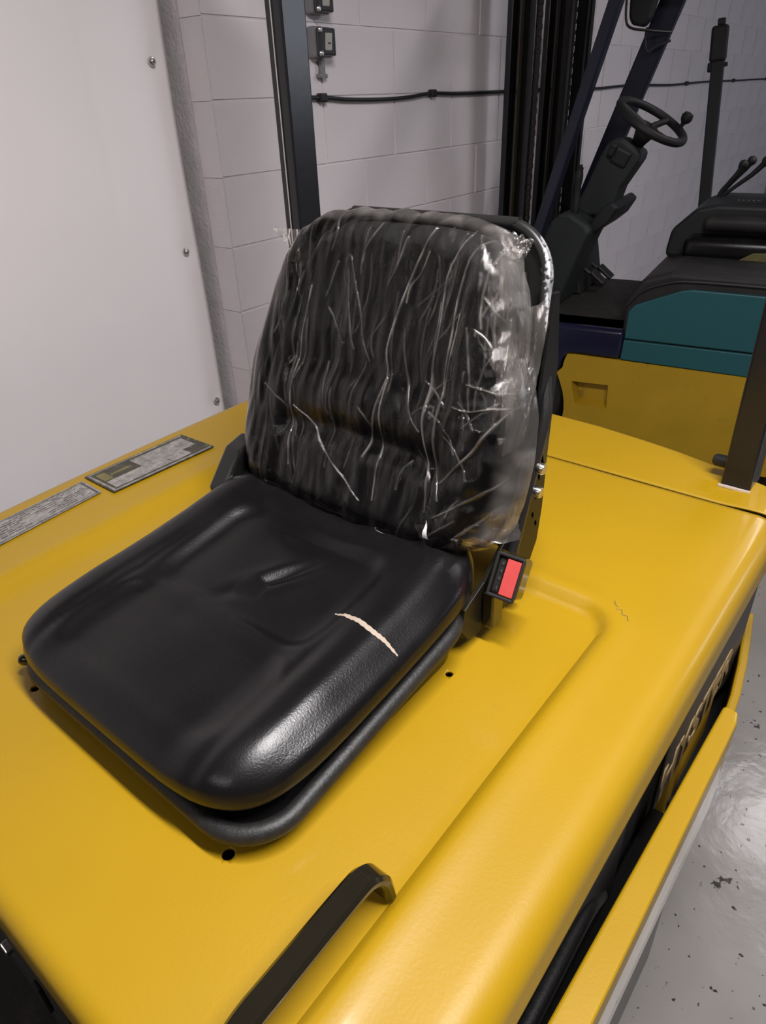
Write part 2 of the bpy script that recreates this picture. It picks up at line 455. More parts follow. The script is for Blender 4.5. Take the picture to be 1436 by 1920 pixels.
# white sheet fixed in the recess at the left
sheet = thing('wall_panel', 'large white sheet panel screwed in the wall recess on the left side', 'panel', wpos(0.2, 2.085, 0), WY)
def sheet_fn(u, v):
    x = -1.9 + u * (TC - 0.035 + 1.9); z = 0.03 + v * 3.6
    xe = x + u ** 8 * 0.004 * sin(z * 2.3 + 1.0) + u ** 20 * (-0.003) * sin(z * 5.1)
    d = 2.085 + 0.010 * noise.noise(Vector((x * 1.7, z * 1.3, 2.0))) + 0.004 * exp(-((x - 1.40) / 0.02) ** 2) * sstep(1.3, 1.5, z) * (1 - sstep(1.9, 2.1, z))
    d += 0.012 * (u ** 60)                                   # edge rolls back
    for zs in (1.863, 1.304, 0.742):
        d += 0.006 * exp(-((x - 1.64) / 0.03) ** 2 - ((z - zs) / 0.035) ** 2)
    return wpos(xe, d, z)
bm = grid(sheet_fn, 220, 180)
s_o = obj('sheet', bm, 'sheet', sheet)
md = s_o.modifiers.new('s', 'SOLIDIFY'); md.thickness = 0.003; apply_mod(s_o)
for ts, zs in ((1.622, 1.863), (1.627, 1.304), (1.652, 0.742)):
    c = wpos(ts, 2.085, zs)
    s = obj('screw', lathe([(0.0, -0.004), (0.013, -0.004), (0.013, 0.001), (0.0115, 0.003), (0.008, 0.0035), (0.0075, 0.008), (0.005, 0.010), (0.0, 0.010)], c, -NW, 18), 'zinc', sheet)
    obj('screw_socket', lathe([(0.0, 0.0102), (0.0032, 0.0102), (0.0, 0.0105)], c, -NW, 6), 'print', s)

# weatherproof switches on the wall
def switch(z, label):
    s = thing('wall_switch', label, 'switch', wpos(2.245, D, z), WY, 'clear lidded switches beside the post')
    c = Vector((0, -0.028, 0))
    obj('back_box', box((0, -0.018, 0), (0.100, 0.036, 0.092), 0.008), 'plastic_grey', s, local=True)
    lid = box((0.004, -0.045, 0), (0.088, 0.020, 0.084), 0.007)
    obj('lid', lid, 'plastic_dark', s, local=True)
    obj('rocker', box((0.004, -0.0565, 0), (0.036, 0.006, 0.052), 0.003, Matrix.Rotation(radians(5), 3, 'X')), 'plastic_lt', s, local=True)
    obj('rocker_mark', box((0.004, -0.0602, -0.004), (0.014, 0.001, 0.005), 0.0), 'print', s, local=True)
    for sx in (-0.036,):
        for sz in (-0.034, 0.034):
            obj('lid_screw', lathe([(0, 0), (0.009, 0), (0.009, 0.004), (0.006, 0.007), (0, 0.007)], (sx, -0.054, sz), (0, -1, 0), 14), 'zinc', s, local=True)
    return s
switch(1.918, 'lower smoky lidded switch box on the block wall right of the near black post')
switch(2.045, 'upper smoky lidded switch box at the top edge of the photo beside the post')
tr = thing('wall_conduit', 'short pale conduit stub running down the wall under the lower switch box', 'conduit', wpos(2.25, D, 1.83), WY)
obj('pipe', tube([(0.005, -0.012, 0.035), (0.005, -0.012, -0.02)], 0.012), 'plastic_grey', tr, local=True)
obj('saddle_clip', box((0.005, -0.010, -0.012), (0.045, 0.022, 0.014), 0.004), 'plastic_grey', tr, local=True)

# cable with its clips
cab = thing('wall_cable', 'thin black cable clipped along the block wall', 'cable', wpos(2.2, D, 1.75), WY)
cp = [(2.10, 1.752), (2.26, 1.750), (2.40, 1.741), (2.62, 1.737), (2.80, 1.741), (2.98, 1.752), (3.20, 1.747), (3.6, 1.748), (4.0, 1.752), (4.4, 1.745), (4.9, 1.748), (5.3, 1.757),
      (5.7, 1.758), (6.3, 1.752), (6.8, 1.760), (7.4, 1.768), (8.3, 1.770), (9.2, 1.776), (10.2, 1.78), (10.95, 1.78)]
obj('cable', tube(smoothpath([wpos(t, D - 0.012, z) for t, z in cp], 6), 0.0075, 10), 'cable', cab)
for t, z in ((2.245, 1.750), (2.985, 1.752), (5.42, 1.757), (6.72, 1.759), (8.2, 1.770), (9.6, 1.778)):
    b = box((0, 0, 0), (0.040, 0.026, 0.030), 0.006); b.transform(Matrix.Translation(wpos(t, D - 0.012, z)) @ Matrix.Rotation(WY, 4, 'Z'))
    obj('cable_clip', b, 'cable', cab)

# ceiling lamps (above the frame), each with its own light
for k, (lx, ly, lz, pw, lc, sx, sy) in enumerate(LAMPS):
    lab = ['fluorescent batten lamp above the yellow forklift hood', 'fluorescent batten lamp above the forklift front', 'fluorescent batten lamp in front of the blue forklift', 'fluorescent batten lamp far off by the near wall'][k]
    t = thing('ceiling_lamp', lab, 'lamp', (lx, ly, lz))
    obj('lamp_housing', box((0, 0, 0.04), (sx + 0.06, sy + 0.05, 0.06), 0.01), 'lampwhite', t, local=True)
    for hx in (-0.5, 0.5):
        obj('hanger_rod', tube([(0, hx, 0.07), (0, hx, 3.9 - lz)], 0.004, 8), 'zinc', t, local=True)
    ld = bpy.data.lights.new('tube_light', 'AREA'); ld.shape = 'RECTANGLE'; ld.size = sx; ld.size_y = sy; ld.energy = pw; ld.color = lc
    lo = bpy.data.objects.new('tube_light', ld); COL.objects.link(lo); lo.parent = t; lo.location = (0, 0, 0.005)

# ------------------------------------------------------------------ the yellow forklift
SL = tan(radians(1.99))
def HZ(x): return 1.0346 + SL * x
fork = thing('forklift', 'near yellow forklift with black seat on its hood', 'forklift', (0.7, 0.72, 0))

def arc_profile(a0, a1, drop0, drop1, R0, R1, n_flat, drop_n=8, arc_n=8):
    """positions across the hood: list of (coord, dz) with a rounded fold at both ends"""
    out = []
    for i in range(drop_n, 0, -1): out.append((a0, -R0 - (drop0 - R0) * i / drop_n))
    for i in range(arc_n + 1):
        q = pi / 2 * i / arc_n
        out.append((a0 + R0 * (1 - cos(q)), -R0 + R0 * sin(q)))
    s = a0 + R0; e = a1 - R1
    for i in range(1, n_flat): out.append((s + (e - s) * i / n_flat, 0.0))
    for i in range(arc_n + 1):
        q = pi / 2 * (1 - i / arc_n)
        out.append((a1 - R1 * (1 - cos(q)), -R1 + R1 * sin(q)))
    for i in range(1, drop_n + 1): out.append((a1, -R1 - (drop1 - R1) * i / drop_n))
    return out

def rrect_sd(x, y, x0, x1, y0, y1, r):
    cx, cy = (x0 + x1) / 2, (y0 + y1) / 2; hx, hy = (x1 - x0) / 2 - r, (y1 - y0) / 2 - r
    dx, dy = abs(x - cx) - hx, abs(y - cy) - hy
    return sqrt(max(dx, 0) ** 2 + max(dy, 0) ** 2) + min(max(dx, dy), 0) - r

def hood_relief(x, y):
    # seat well: sunk floor, its border stands proud, crisp along the right side
    d = rrect_sd(x, y, -0.6, 0.835, 0.262, 1.13, 0.05)
    w = 0.008 + 0.035 * sstep(0.33, 0.6, y)
    r = 0.015 * sstep(-w, w, d)
    r += 0.0035 * exp(-((d - 0.02) / 0.02) ** 2)
    r += 0.0012 * noise.noise(Vector((x * 4, y * 4, 0.3)))
    # raised flute along the right border
    return r

py = arc_profile(0.124, 1.392, 0.085, 0.10, 0.042, 0.05, 150, 10, 10)
NX = 150
X0H, X1H = 0.046, 1.226
def hood_bm():
    bm = bmesh.new(); px = [(X0H, -0.075), (X0H, -0.045), (X0H, -0.022)]
    for i in range(7):
        q = pi / 2 * i / 6; px.append((X0H + 0.022 * (1 - cos(q)), -0.022 + 0.022 * sin(q)))
    s = X0H + 0.022
    for i in range(1, NX + 1): px.append((s + (X1H - s) * i / NX, 0.0))
    V = []
    for x, dzx in px:
        row = []
        for y, dzy in py:
            # far left edge bows out a little
            bow = 0.022 * sin(pi * max(0, min(1, (x - 0.1) / 1.3))) * sstep(1.0, 1.39, y) 
            yy = y + bow
            # skirt taper: right skirt leans out slightly as it drops
            if dzy < -0.042 and y < 0.5: yy -= 0.0
            dz = min(dzx, dzy)
            rel = hood_relief(x, yy) if dz > -0.02 else hood_relief(x, max(0.18, yy))
            zz = HZ(x) - 0.012 + rel + dz
            # right end of the hood dips down close to the seam
            row.append(bm.verts.new((x, yy, zz)))
        V.append(row)
    for i in range(len(V) - 1):
        for j in range(len(V[0]) - 1):
            bm.faces.new((V[i][j], V[i + 1][j], V[i + 1][j + 1], V[i][j + 1]))
    return bm
hood = obj('hood', sm(hood_bm()), 'yellow', fork)
md = hood.modifiers.new('s', 'SOLIDIFY'); md.thickness = 0.004; md.offset = -1; apply_mod(hood)
def hole(x, y, r): return lathe([(r, -0.03), (r, 0.03)], (x, y, HZ(x)), (0, 0, 1), 24)
HOLES = [(0.237, 0.444, 0.0075), (0.233, 0.863, 0.0065), (0.602, 0.400, 0.0055)]
cut(hood, [hole(*h) for h in HOLES])

# dark sealing strip in the seam, rear cover, raised rear corner
obj('seam_strip', grid(lambda u, v: (1.218 + 0.026 * u, 0.150 + 1.20 * v, HZ(1.23) - 0.008 + 0.0), 2, 40), M['chain'], fork)
REAR = [(0.135, 1.300), (0.165, 1.335), (0.200, 1.352), (0.27, 1.379), (0.366, 1.405), (0.457, 1.421), (0.555, 1.434), (0.69, 1.440), (0.85, 1.441), (1.0, 1.436), (1.15, 1.418), (1.28, 1.385), (1.39, 1.33)]
def rear_x(y):
    for (a, b), (c, d) in zip(REAR, REAR[1:]):
        if y <= c: return b + (d - b) * max(0, (y - a)) / (c - a)
    return REAR[-1][1]
pyr = arc_profile(0.112, 1.392, 0.12, 0.12, 0.048, 0.05, 100, 6, 8)
def rear_bm():
    bm = bmesh.new(); V = []
    ex = [(0, 0.0)] + [(i / 16, 0.0) for i in range(1, 15)]
    for i in range(7): q = pi / 2 * i / 6; ex.append((1 - 0.10 * (1 - sin(q)), -0.02 * (1 - cos(q))))
    ex += [(1, -0.06), (1, -0.12)]
    ex = sorted(set(ex), key=lambda e: (e[0], -e[1]))
    for t, dzx in ex:
        row = []
        for y, dzy in pyr:
            x1 = rear_x(y); x = 1.234 + t * (x1 - 1.234)
            bow = 0.022 * sin(pi * max(0, min(1, (x - 0.1) / 1.3))) * sstep(1.0, 1.39, y)
            z = HZ(x) + 0.002 + min(dzx, dzy) + 0.004 * sstep(0.24, 0.17, y)
            row.append(bm.verts.new((x, y + bow, z)))
        V.append(row)
    for i in range(len(V) - 1):
        for j in range(len(V[0]) - 1):
            bm.faces.new((V[i][j], V[i + 1][j], V[i + 1][j + 1], V[i][j + 1]))
    return bm
rc = obj('rear_cover', sm(rear_bm()), 'yellow', fork)
md = rc.modifiers.new('s', 'SOLIDIFY'); md.thickness = 0.004; md.offset = -1; apply_mod(rc)

# body below the hood
obj('counterweight', prism([(1.02, 0.02), (1.02, 0.62), (1.10, 0.80), (1.22, 0.95), (1.36, 0.95), (1.40, 0.80), (1.40, 0.30), (1.30, 0.12), (1.30, 0.02)], 0.27, 1.36, 'Y', 0.03, 3), 'yellow', fork)
obj('rear_liner', prism([(0.95, 0.20), (0.95, 0.97), (1.36, 1.00), (1.50, 0.80), (1.50, 0.20)], 0.174, 0.26, 'Y', 0.01), 'dark_void', fork)
obj('engine_bay', box2((0.10, 0.175, 0.30), (1.10, 1.34, 0.985), 0.0), 'dark_void', fork)
# lettered side panel, sunk behind the skirt
LP = obj('side_panel', prism([(0.965, 0.22), (1.225, 0.22), (1.215, 0.665), (1.12, 0.665), (1.12, 0.84), (1.0, 0.84)], 0.150, 0.172, 'Y', 0.004), 'yellow_b', fork)
obj('lettering_band', prism([(0.86, 0.675), (1.20, 0.675), (1.36, 0.60), (1.36, 0.90), (0.86, 0.90)], 0.1470, 0.1496, 'Y'), 'letter_dark', fork)
def text_obj(s, size, m, parent, loc, rot, ext=0.0008, name='lettering', bold=0.0):
    cu = bpy.data.curves.new(name, 'FONT'); cu.body = s; cu.size = size; cu.extrude = ext; cu.offset = bold; cu.align_x = 'LEFT'
    t = bpy.data.objects.new('t', cu); COL.objects.link(t)
    bpy.context.view_layer.update()
    dg = bpy.context.evaluated_depsgraph_get()
    me = bpy.data.meshes.new_from_object(t.evaluated_get(dg)); me.name = name
    bpy.data.objects.remove(t); bpy.data.curves.remove(cu)
    b = bmesh.new(); b.from_mesh(me); bpy.data.meshes.remove(me)
    b.transform(Matrix.Translation(loc) @ rot.to_4x4())
    return obj(name, b, m, parent, smooth=0)
RXZ = Matrix.Rotation(radians(90), 3, 'X')
text_obj('HYSTER', 0.115, 'letter_buff', fork, (0.86, 0.1462, 0.690), RXZ, 0.0012, 'lettering', 0.003)

# side ledge (battery/tank cover) and cream flank, black pipe in the gap
def ledge_bm():
    poly = [(-0.25, 0.078), (-0.25, 0.118), (0.30, 0.118), (0.98, 0.104), (0.985, 0.096), (0.980, 0.080), (0.955, 0.0755), (0.3, 0.0765)]
    return prism(poly, 0.790, 0.852, 'Z', 0.006, 3)
obj('side_ledge', ledge_bm(), 'yellow', fork)
obj('side_flank', prism([(0.084, 0.79), (0.0755, 0.70), (0.0765, 0.64), (0.100, 0.64), (0.100, 0.79)], -0.25, 0.96, 'X', 0.002), 'cream', fork)
obj('side_step', box2((-0.25, 0.100, 0.10), (0.96, 0.17, 0.559), 0.004), 'steel_black', fork)
obj('fluid_pipe', tube(smoothpath([(-0.1, 0.150, 0.70), (0.2, 0.150, 0.71), (0.42, 0.152, 0.72), (0.60, 0.158, 0.70), (0.7, 0.165, 0.62)], 6), 0.012), 'rim_black', fork)
obj('bay_liner', box2((0.06, 0.160, 0.35), (0.75, 0.176, 0.96)), 'steel_black', fork)
# bulging flank of the counterweight behind the ledge
lipo = [(1.0, 0.092), (1.10, 0.096), (1.20, 0.104), (1.30, 0.118), (1.40, 0.136), (1.48, 0.152)]
obj('counterweight_flank', prism(lipo + [(x - 0.01, y + 0.017) for x, y in lipo[::-1]], 0.52, 0.70, 'Z', 0.005, 2), 'yellow', fork)
obj('wheel_guard', prism([(1.00, 0.088), (1.14, 0.092), (1.20, 0.104), (1.20, 0.13), (1.00, 0.13)], 0.48, 0.60, 'Z', 0.01, 3), 'yellow', fork)
obj('dark_gap_sheet', prism([(x, y + 0.012) for x, y in lipo] + [(1.5, 0.27), (0.98, 0.27)], 0.52, 0.55, 'Z'), 'dark_void', fork)  # added dark sheet, hides the bright floor seen behind the flank
obj('dark_gap_block', box2((0.90, 0.145, 0.38), (1.30, 0.40, 0.47)), 'dark_void', fork)  # added black block, keeps the gap inside the flank dark

# front cowl and foot well at the lower left
obj('front_panel', prism([(0.052, 0.985), (0.075, 0.985), (0.12, 0.45), (0.10, 0.45)], 0.14, 1.38, 'Y', 0.004), 'mat_floor', fork)
obj('floor_plate', box2((-0.75, 0.13, 0.40), (0.12, 1.38, 0.42), 0.003), 'mat_floor', fork)
bl = obj('pivot_bracket', prism([(0.56, 0.66), (0.56, 0.82), (0.72, 0.86), (0.88, 0.82), (0.88, 0.66)], 0.052, 0.060, 'X', 0.002), 'mat_floor', fork)
obj('square_bolt', box((0.050, 0.717, 0.800), (0.014, 0.017, 0.017), 0.002, Matrix.Rotation(radians(20), 3, 'X')), 'zinc', bl)
obj('latch_slot', box((0.049, 0.640, 0.775), (0.006, 0.018, 0.060), 0.0028, seg=3), 'dark_void', fork)

# overhead guard posts
def post(y0, y1, x0, x1, zb, zt):
    bm = box2((x0, y0, zb), (x1, y1, zt), 0.005, 3)
    return obj('guard_post', bm, 'post', fork)
p1 = post(0.199, 0.252, 1.300, 1.375, HZ(1.33) - 0.005, 2.32)
p2 = post(1.352, 1.405, 1.320, 1.400, HZ(1.33) - 0.005, 2.32)
obj('weld_bead', tube([(1.296, 0.197, HZ(1.3) + 0.003), (1.296, 0.254, HZ(1.3) + 0.003)], 0.004, 8), M['foam'], p1)
obj('post_seam', box2((1.3170, 1.380, HZ(1.33)), (1.3199, 1.384, 2.32)), 'zinc', p2)
obj('rubber_stop', lathe([(0, 0), (0.012, 0), (0.012, 0.02), (0.008, 0.026), (0, 0.026)], (1.335, 0.255, 1.115), (0, 1, 0), 14), 'rubber', fork)
obj('post_bolt', lathe([(0, 0), (0.007, 0), (0.007, 0.004), (0, 0.005)], (1.335, 0.199, 1.30), (0, -1, 0), 8), 'steel_black', fork)

# grab handle
hpts = [(0.086, 0.281, HZ(0.09) - 0.002), (0.090, 0.281, HZ(0.09) + 0.018), (0.108, 0.281, HZ(0.1) + 0.040), (0.132, 0.281, HZ(0.13) + 0.0485), (0.165, 0.281, HZ(0.16) + 0.049),
        (0.262, 0.281, HZ(0.26) + 0.049), (0.284, 0.280, HZ(0.28) + 0.046), (0.297, 0.278, HZ(0.29) + 0.034), (0.302, 0.277, HZ(0.30) + 0.016), (0.305, 0.277, HZ(0.30) - 0.002)]
def flat_bar(pts, w, t):
    bm = bmesh.new(); pts = smoothpath(pts, 4); R_ = []
    sec = [(-w, -t * .4), (-w * .72, -t), (w * .72, -t), (w, -t * .4), (w, t * .4), (w * .72, t), (-w * .72, t), (-w, t * .4)]
    n = len(pts)
    for i, p in enumerate(pts):
        tg = (pts[min(i + 1, n - 1)] - pts[max(i - 1, 0)]).normalized()
        a = Vector((0, 1, 0)); a = (a - tg * a.dot(tg)).normalized(); b = tg.cross(a)
        R_.append([bm.verts.new(p + a * u + b * v) for u, v in sec])
    for A, B in zip(R_, R_[1:]):
        for k in range(8): bm.faces.new((A[k], A[(k + 1) % 8], B[(k + 1) % 8], B[k]))
    bm.faces.new(R_[0]); bm.faces.new(R_[-1][::-1])
    return bm
obj('grab_handle', sm(flat_bar(hpts, 0.0135, 0.0065)), 'gloss_black', fork, smooth=28)

# data plates on the left
def plate(corners, th, m, name, parent):
    bm = bmesh.new()
    lo = [bm.verts.new((x, y, HZ(x) + 0.0055)) for x, y in corners]; hi = [bm.verts.new((x, y, HZ(x) + 0.0055 + th)) for x, y in corners]
    bm.faces.new(lo[::-1]); bm.faces.new(hi)
    for i in range(4): bm.faces.new((lo[i], lo[(i + 1) % 4], hi[(i + 1) % 4], hi[i]))
    return obj(name, bm, m, parent, smooth=0)
def bl4(c, u, v):  # bilinear in the plate
    a, b, d, e = [Vector(p) for p in (c[0], c[1], c[2], c[3])]
    p = a * (1 - u) * (1 - v) + b * u * (1 - v) + d * u * v + e * (1 - u) * v
    return (p.x, p.y)
def patch(c, u0, v0, u1, v1): return [bl4(c, u0, v0), bl4(c, u1, v0), bl4(c, u1, v1), bl4(c, u0, v1)]
C1 = [(0.606, 1.237), (0.859, 1.224), (0.856, 1.342), (0.606, 1.350)]
pl = plate(C1, 0.0016, 'plate_dark', 'data_plate', fork)
pl['label'] = 'worn dark data plate'
plate(patch(C1, 0.06, 0.12, 0.62, 0.46), 0.0020, 'alu', 'plate_field', pl)
plate(patch(C1, 0.40, 0.40, 0.94, 0.86), 0.0021, 'alu', 'plate_field', pl)
plate(patch(C1, 0.60, 0.12, 0.80, 0.42), 0.0020, 'alu', 'plate_field', pl)
plate(patch(C1, 0.06, 0.50, 0.14, 0.84), 0.0021, M['olive_edge'], 'plate_emblem', pl)
plate(patch(C1, 0.15, 0.62, 0.33, 0.70), 0.0021, M['olive_edge'], 'plate_emblem', pl)
plate(patch(C1, 0.02, 0.02, 0.98, 0.06), 0.0021, 'alu', 'plate_border', pl)
plate(patch(C1, 0.02, 0.94, 0.98, 0.97), 0.0021, 'alu', 'plate_border', pl)
plate(patch(C1, 0.015, 0.02, 0.035, 0.97), 0.0021, 'alu', 'plate_border', pl)
C2 = [(0.300, 1.243), (0.592, 1.262), (0.594, 1.338), (0.300, 1.328)]
pl2 = plate(C2, 0.0014, 'alu', 'warning_plate', fork)
pl2['label'] = 'worn grey text plate'
plate(patch(C2, 0.01, 0.93, 0.985, 0.955), 0.0017, 'print', 'plate_border', pl2)
plate(patch(C2, 0.01, 0.04, 0.985, 0.065), 0.0017, 'print', 'plate_border', pl2)
plate(patch(C2, 0.97, 0.04, 0.985, 0.955), 0.0017, 'print', 'plate_border', pl2)
bm = bmesh.new()
for r in range(8):
    v = 0.86 - r * 0.098; u = 0.03
    while u < 0.93:
        w = random.uniform(0.01, 0.06)
        if random.random() < 0.75 and not (0.45 < u < 0.62 and r > 3):
            c = patch(C2, u, v, min(u + w, 0.95), v + 0.028)
            vs = [bm.verts.new((x, y, HZ(x) + 0.0073)) for x, y in c]; bm.faces.new(vs)
        u += w + 0.008
o = obj('plate_text', bm, 'print', pl2, smooth=0); o['kind'] = 'stuff'
bm = bmesh.new()
for r in range(5):
    v = 0.78 - r * 0.075; u = 0.43
    while u < 0.9:
        w = random.uniform(0.01, 0.05)
        if random.random() < 0.6:
            vs = [bm.verts.new((x, y, HZ(x) + 0.0079)) for x, y in patch(C1, u, v, min(u + w, 0.92), v + 0.02)]; bm.faces.new(vs)
        u += w + 0.01
o = obj('plate_text', bm, 'alu', pl, smooth=0); o['kind'] = 'stuff'
# scratches and chips
for pts in ([(0.842, 0.262), (0.846, 0.255), (0.835, 0.250), (0.838, 0.243), (0.828, 0.238)], [(0.860, 0.272), (0.852, 0.268), (0.849, 0.262)]):
    obj('paint_scratch', tube([(x, y, HZ(x) + hood_relief(x, y) - 0.0118) for x, y in pts], 0.0007, 5), 'scratch', fork)

# ------------------------------------------------------------------ the seat
YC = 0.650
seat = thing('operator_seat', 'black operator seat with torn cushion fixed on the yellow hood', 'seat', (0.45, YC, HZ(0.45)))
def ZP(x): return HZ(x) - 0.012 + 0.001
def rr_path(x0, x1, y0, y1, r, n=8):
    out = []
    for cx, cy, a in ((x1 - r, y1 - r, 0), (x0 + r, y1 - r, 90), (x0 + r, y0 + r, 180), (x1 - r, y0 + r, 270)):
        for i in range(n + 1):
            q = radians(a + 90 * i / n); out.append((cx + r * cos(q), cy + r * sin(q)))
    return out
# pan: sloping side wall, rolled rim
def pan_bm():
    bm = bmesh.new(); rows = []
    for dx, z in ((0.000, 0.0), (-0.004, 0.012), (-0.012, 0.026), (-0.004, 0.032), (0.012, 0.020), (0.030, 0.016)):
        P_ = rr_path(0.252 + dx, 0.668 - dx * .3, 0.416 + dx, 0.900 - dx, 0.062 - dx * 0.4, 10)
        rows.append([bm.verts.new((x, y, ZP(x) + z * (1 + 1.15 * sstep(0.28, 0.66, x)))) for x, y in P_])
    for A, B in zip(rows, rows[1:]):
        n = len(A)
        for i in range(n): bm.faces.new((A[i], A[(i + 1) % n], B[(i + 1) % n], B[i]))
    bm.faces.new(rows[-1])
    return bm
pan = obj('seat_pan', sm(pan_bm()), 'steel_black', seat)
rim = [(x, y, ZP(x) + 0.030 + 0.036 * sstep(0.28, 0.66, x)) for x, y in rr_path(0.238, 0.664, 0.402, 0.903, 0.066, 10)]
obj('rolled_rim', tube(rim, 0.0120, 12, close=True), 'rim_black', pan)
for (x, y, sx, sy) in ((0.560, 0.420, 0.05, 0.014), (0.600, 0.420, 0.02, 0.02), (0.50, 0.418, 0.03, 0.010)):
    obj('spring_clip', box((x, y, ZP(x) + 0.030), (sx, sy, 0.008), 0.002), 'rim_black', pan)

def superpt(q, hx, hy, n):
    c, s = cos(q), sin(q)
    return (hx * math.copysign(abs(c) ** (2 / n), c), hy * math.copysign(abs(s) ** (2 / n), s))
CX, HX, HY = 0.484, 0.260, 0.264
CYC = 0.662
def cush_top(x, y):
    """height of the cushion's top skin over the hood plane"""
    t = (x - 0.215) / 0.5
    z = 0.096 + 0.034 * t + 0.014 * sstep(0.55, 1.0, t)
    yl = y - CYC
    # bolsters left and right
    z += 0.012 * sstep(0.12, 0.20, abs(yl)) * (1 - sstep(0.215, 0.25, abs(yl)))
    # two inset panels
    for (x0, x1, ya, yb, dep) in ((0.27, 0.405, -0.165, 0.160, 0.0045), (0.43, 0.62, -0.155, 0.150, 0.0075)):
        d = rrect_sd(x, yl, x0, x1, ya, yb, 0.045)
        z -= dep * sstep(0.006, -0.014, d)
        z -= 0.0016 * exp(-(d / 0.006) ** 2)
    # flute between the panels and side grooves to the front
    z -= 0.0022 * exp(-((x - 0.418) / 0.010) ** 2) * (1 - sstep(0.15, 0.20, abs(yl)))
    for s, yy in ((-1, -0.172), (1, 0.172)):
        z -= 0.0035 * exp(-((yl - yy - 0.02 * s * (0.4 - x)) / 0.010) ** 2) * (1 - sstep(0.40, 0.60, x)) 
    # slack creases in the rear middle
    d = abs((x - 0.52) * 0.55 + (yl + 0.015) * 0.83); al = (x - 0.52) * 0.83 - (yl + 0.015) * 0.55
    z -= 0.007 * exp(-(d / 0.012) ** 2) * exp(-(al / 0.055) ** 2)
    z += 0.002 * exp(-((d - 0.02) / 0.012) ** 2) * exp(-(al / 0.05) ** 2)
    z -= 0.014 * exp(-((x - 0.64) / 0.05) ** 2 - (yl / 0.09) ** 2)
    z += 0.0012 * noise.noise(Vector((x * 14, y * 14, 1)))
    return z
def cushion_bm():
    bm = bmesh.new(); NT = 192
    rings = []
    spec = []   # (inset, vertical factor)
    R = 0.055
    spec.append((0.075, -1.0)); spec.append((0.040, -1.0)); spec.append((0.018, -0.98)); spec.append((0.008, -0.90)); spec.append((0.002, -0.70)); spec.append((0.0, -0.45)); spec.append((0.0015, -0.15))
    for i in range(1, 11):
        q = pi / 2 * i / 10; spec.append((0.002 + R * (1 - cos(q)) * 1.0, sin(q)))
    k = 0.058
    while k < 0.232:
        k += 0.0058; spec.append((k, 1.0))
    for ins, vf in spec:
        ring = []
        n = 5.6 - 3.0 * min(1, max(0, ins - 0.06) / 0.17)
        for j in range(NT):
            q = 2 * pi * j / NT
            dx, dy = superpt(q, HX - ins, HY - ins, n)
            x = CX + dx; y = CYC + dy
            # front narrows in the corners a little
            xf = (x - CX) / HX
            y = CYC + (y - CYC) * (1 - 0.015 * max(0, -xf) ** 2 - 0.03 * max(0, xf) ** 2)
            zt = cush_top(x, y); zb = 0.054 + 0.024 * sstep(0.25, 0.66, x); zm = zb + 0.55 * (zt - zb) * 0.8
            if vf < 0: z = zm + (zb - zm) * (-vf)
            else: z = zm + (zt - zm) * vf
            ring.append(bm.verts.new((x, y, ZP(x) + z)))
        rings.append(ring)
    for A, B in zip(rings, rings[1:]):
        for j in range(NT): bm.faces.new((A[j], A[(j + 1) % NT], B[(j + 1) % NT], B[j]))
    bm.faces.new(rings[0][::-1]); bm.faces.new(rings[-1])
    return bm
cb = cushion_bm()
bvh = BVHTree.FromBMesh(cb)
def on_cushion(x, y, up=0.0):
    h = bvh.ray_cast(Vector((x, y, 2.0)), Vector((0, 0, -1)))
    return Vector((x, y, h[0].z + up)) if h[0] else Vector((x, y, 1.12))
TEAR = [(0.5098, 0.5224), (0.5068, 0.4998), (0.5035, 0.4744), (0.4985, 0.4455), (0.501, 0.4274), (0.5009, 0.4091)]
bm = bmesh.new()
tp = smoothpath([(x, y, 0) for x, y in TEAR], 10); prev = None; n = len(tp)
for i, p in enumerate(tp):
    t = (tp[min(i + 1, n - 1)] - tp[max(i - 1, 0)]).normalized(); nrm = Vector((-t.y, t.x, 0))
    w = 0.0032 * (sin(pi * i / (n - 1)) ** 0.6) + 0.0002 + 0.0004 * sin(i * 1.7)
    row = [bm.verts.new(on_cushion((p + nrm * s * w).x, (p + nrm * s * w).y, 0.0005)) for s in (-1, -0.3, 0.3, 1)]
    if prev:
        for k in range(3): bm.faces.new((prev[k], prev[k + 1], row[k + 1], row[k]))
    prev = row
cushion = obj('seat_cushion', sm(cb), 'vinyl', seat, smooth=60)
obj('foam_tear', bm, 'foam', cushion, label='cream foam showing through a slit')
obj('adjuster_knob', lathe([(0, 0), (0.006, 0), (0.0085, 0.004), (0.0085, 0.014), (0.006, 0.018), (0, 0.019)], (0.252, 0.893, 1.056), (-0.6, 0.6, 0.1), 16), 'gloss_black', pan)

# backrest frame: u to the photo's right, v up the incline, w towards the front
TH = radians(20)
BV = Vector((sin(TH), 0, cos(TH))); BW = Vector((-cos(TH), 0, sin(TH))); BU = Vector((0, -1, 0))
BO = Vector((0.745, YC - 0.005, 1.13))
def B3(u, v, w): return BO + BU * u + BV * v + BW * w
def hw(v):   # half width of the shell
    return 0.255 - 0.27 * max(0.0, v - 0.24)
def shell_outline(v0=0.04, v1=0.484, r=0.085):
    pts = []
    for i in range(15): v = v0 + (v1 - r - v0) * i / 14; pts.append((hw(v), v))
    for i in range(1, 9):
        q = pi / 2 * i / 8; pts.append((hw(v1 - r) - r * (1 - cos(q)), v1 - r + r * sin(q)))
    return pts
SH = -0.006
half = shell_outline()
outline = [(u + SH, v) for u, v in half] + [(-u + SH, v) for u, v in half[::-1]]
bm = bmesh.new()
f = [bm.verts.new(B3(u * 0.985, v, 0.004)) for u, v in outline]; b_ = [bm.verts.new(B3(u * 0.985, v, -0.004)) for u, v in outline]
bm.faces.new(f); bm.faces.new(b_[::-1])
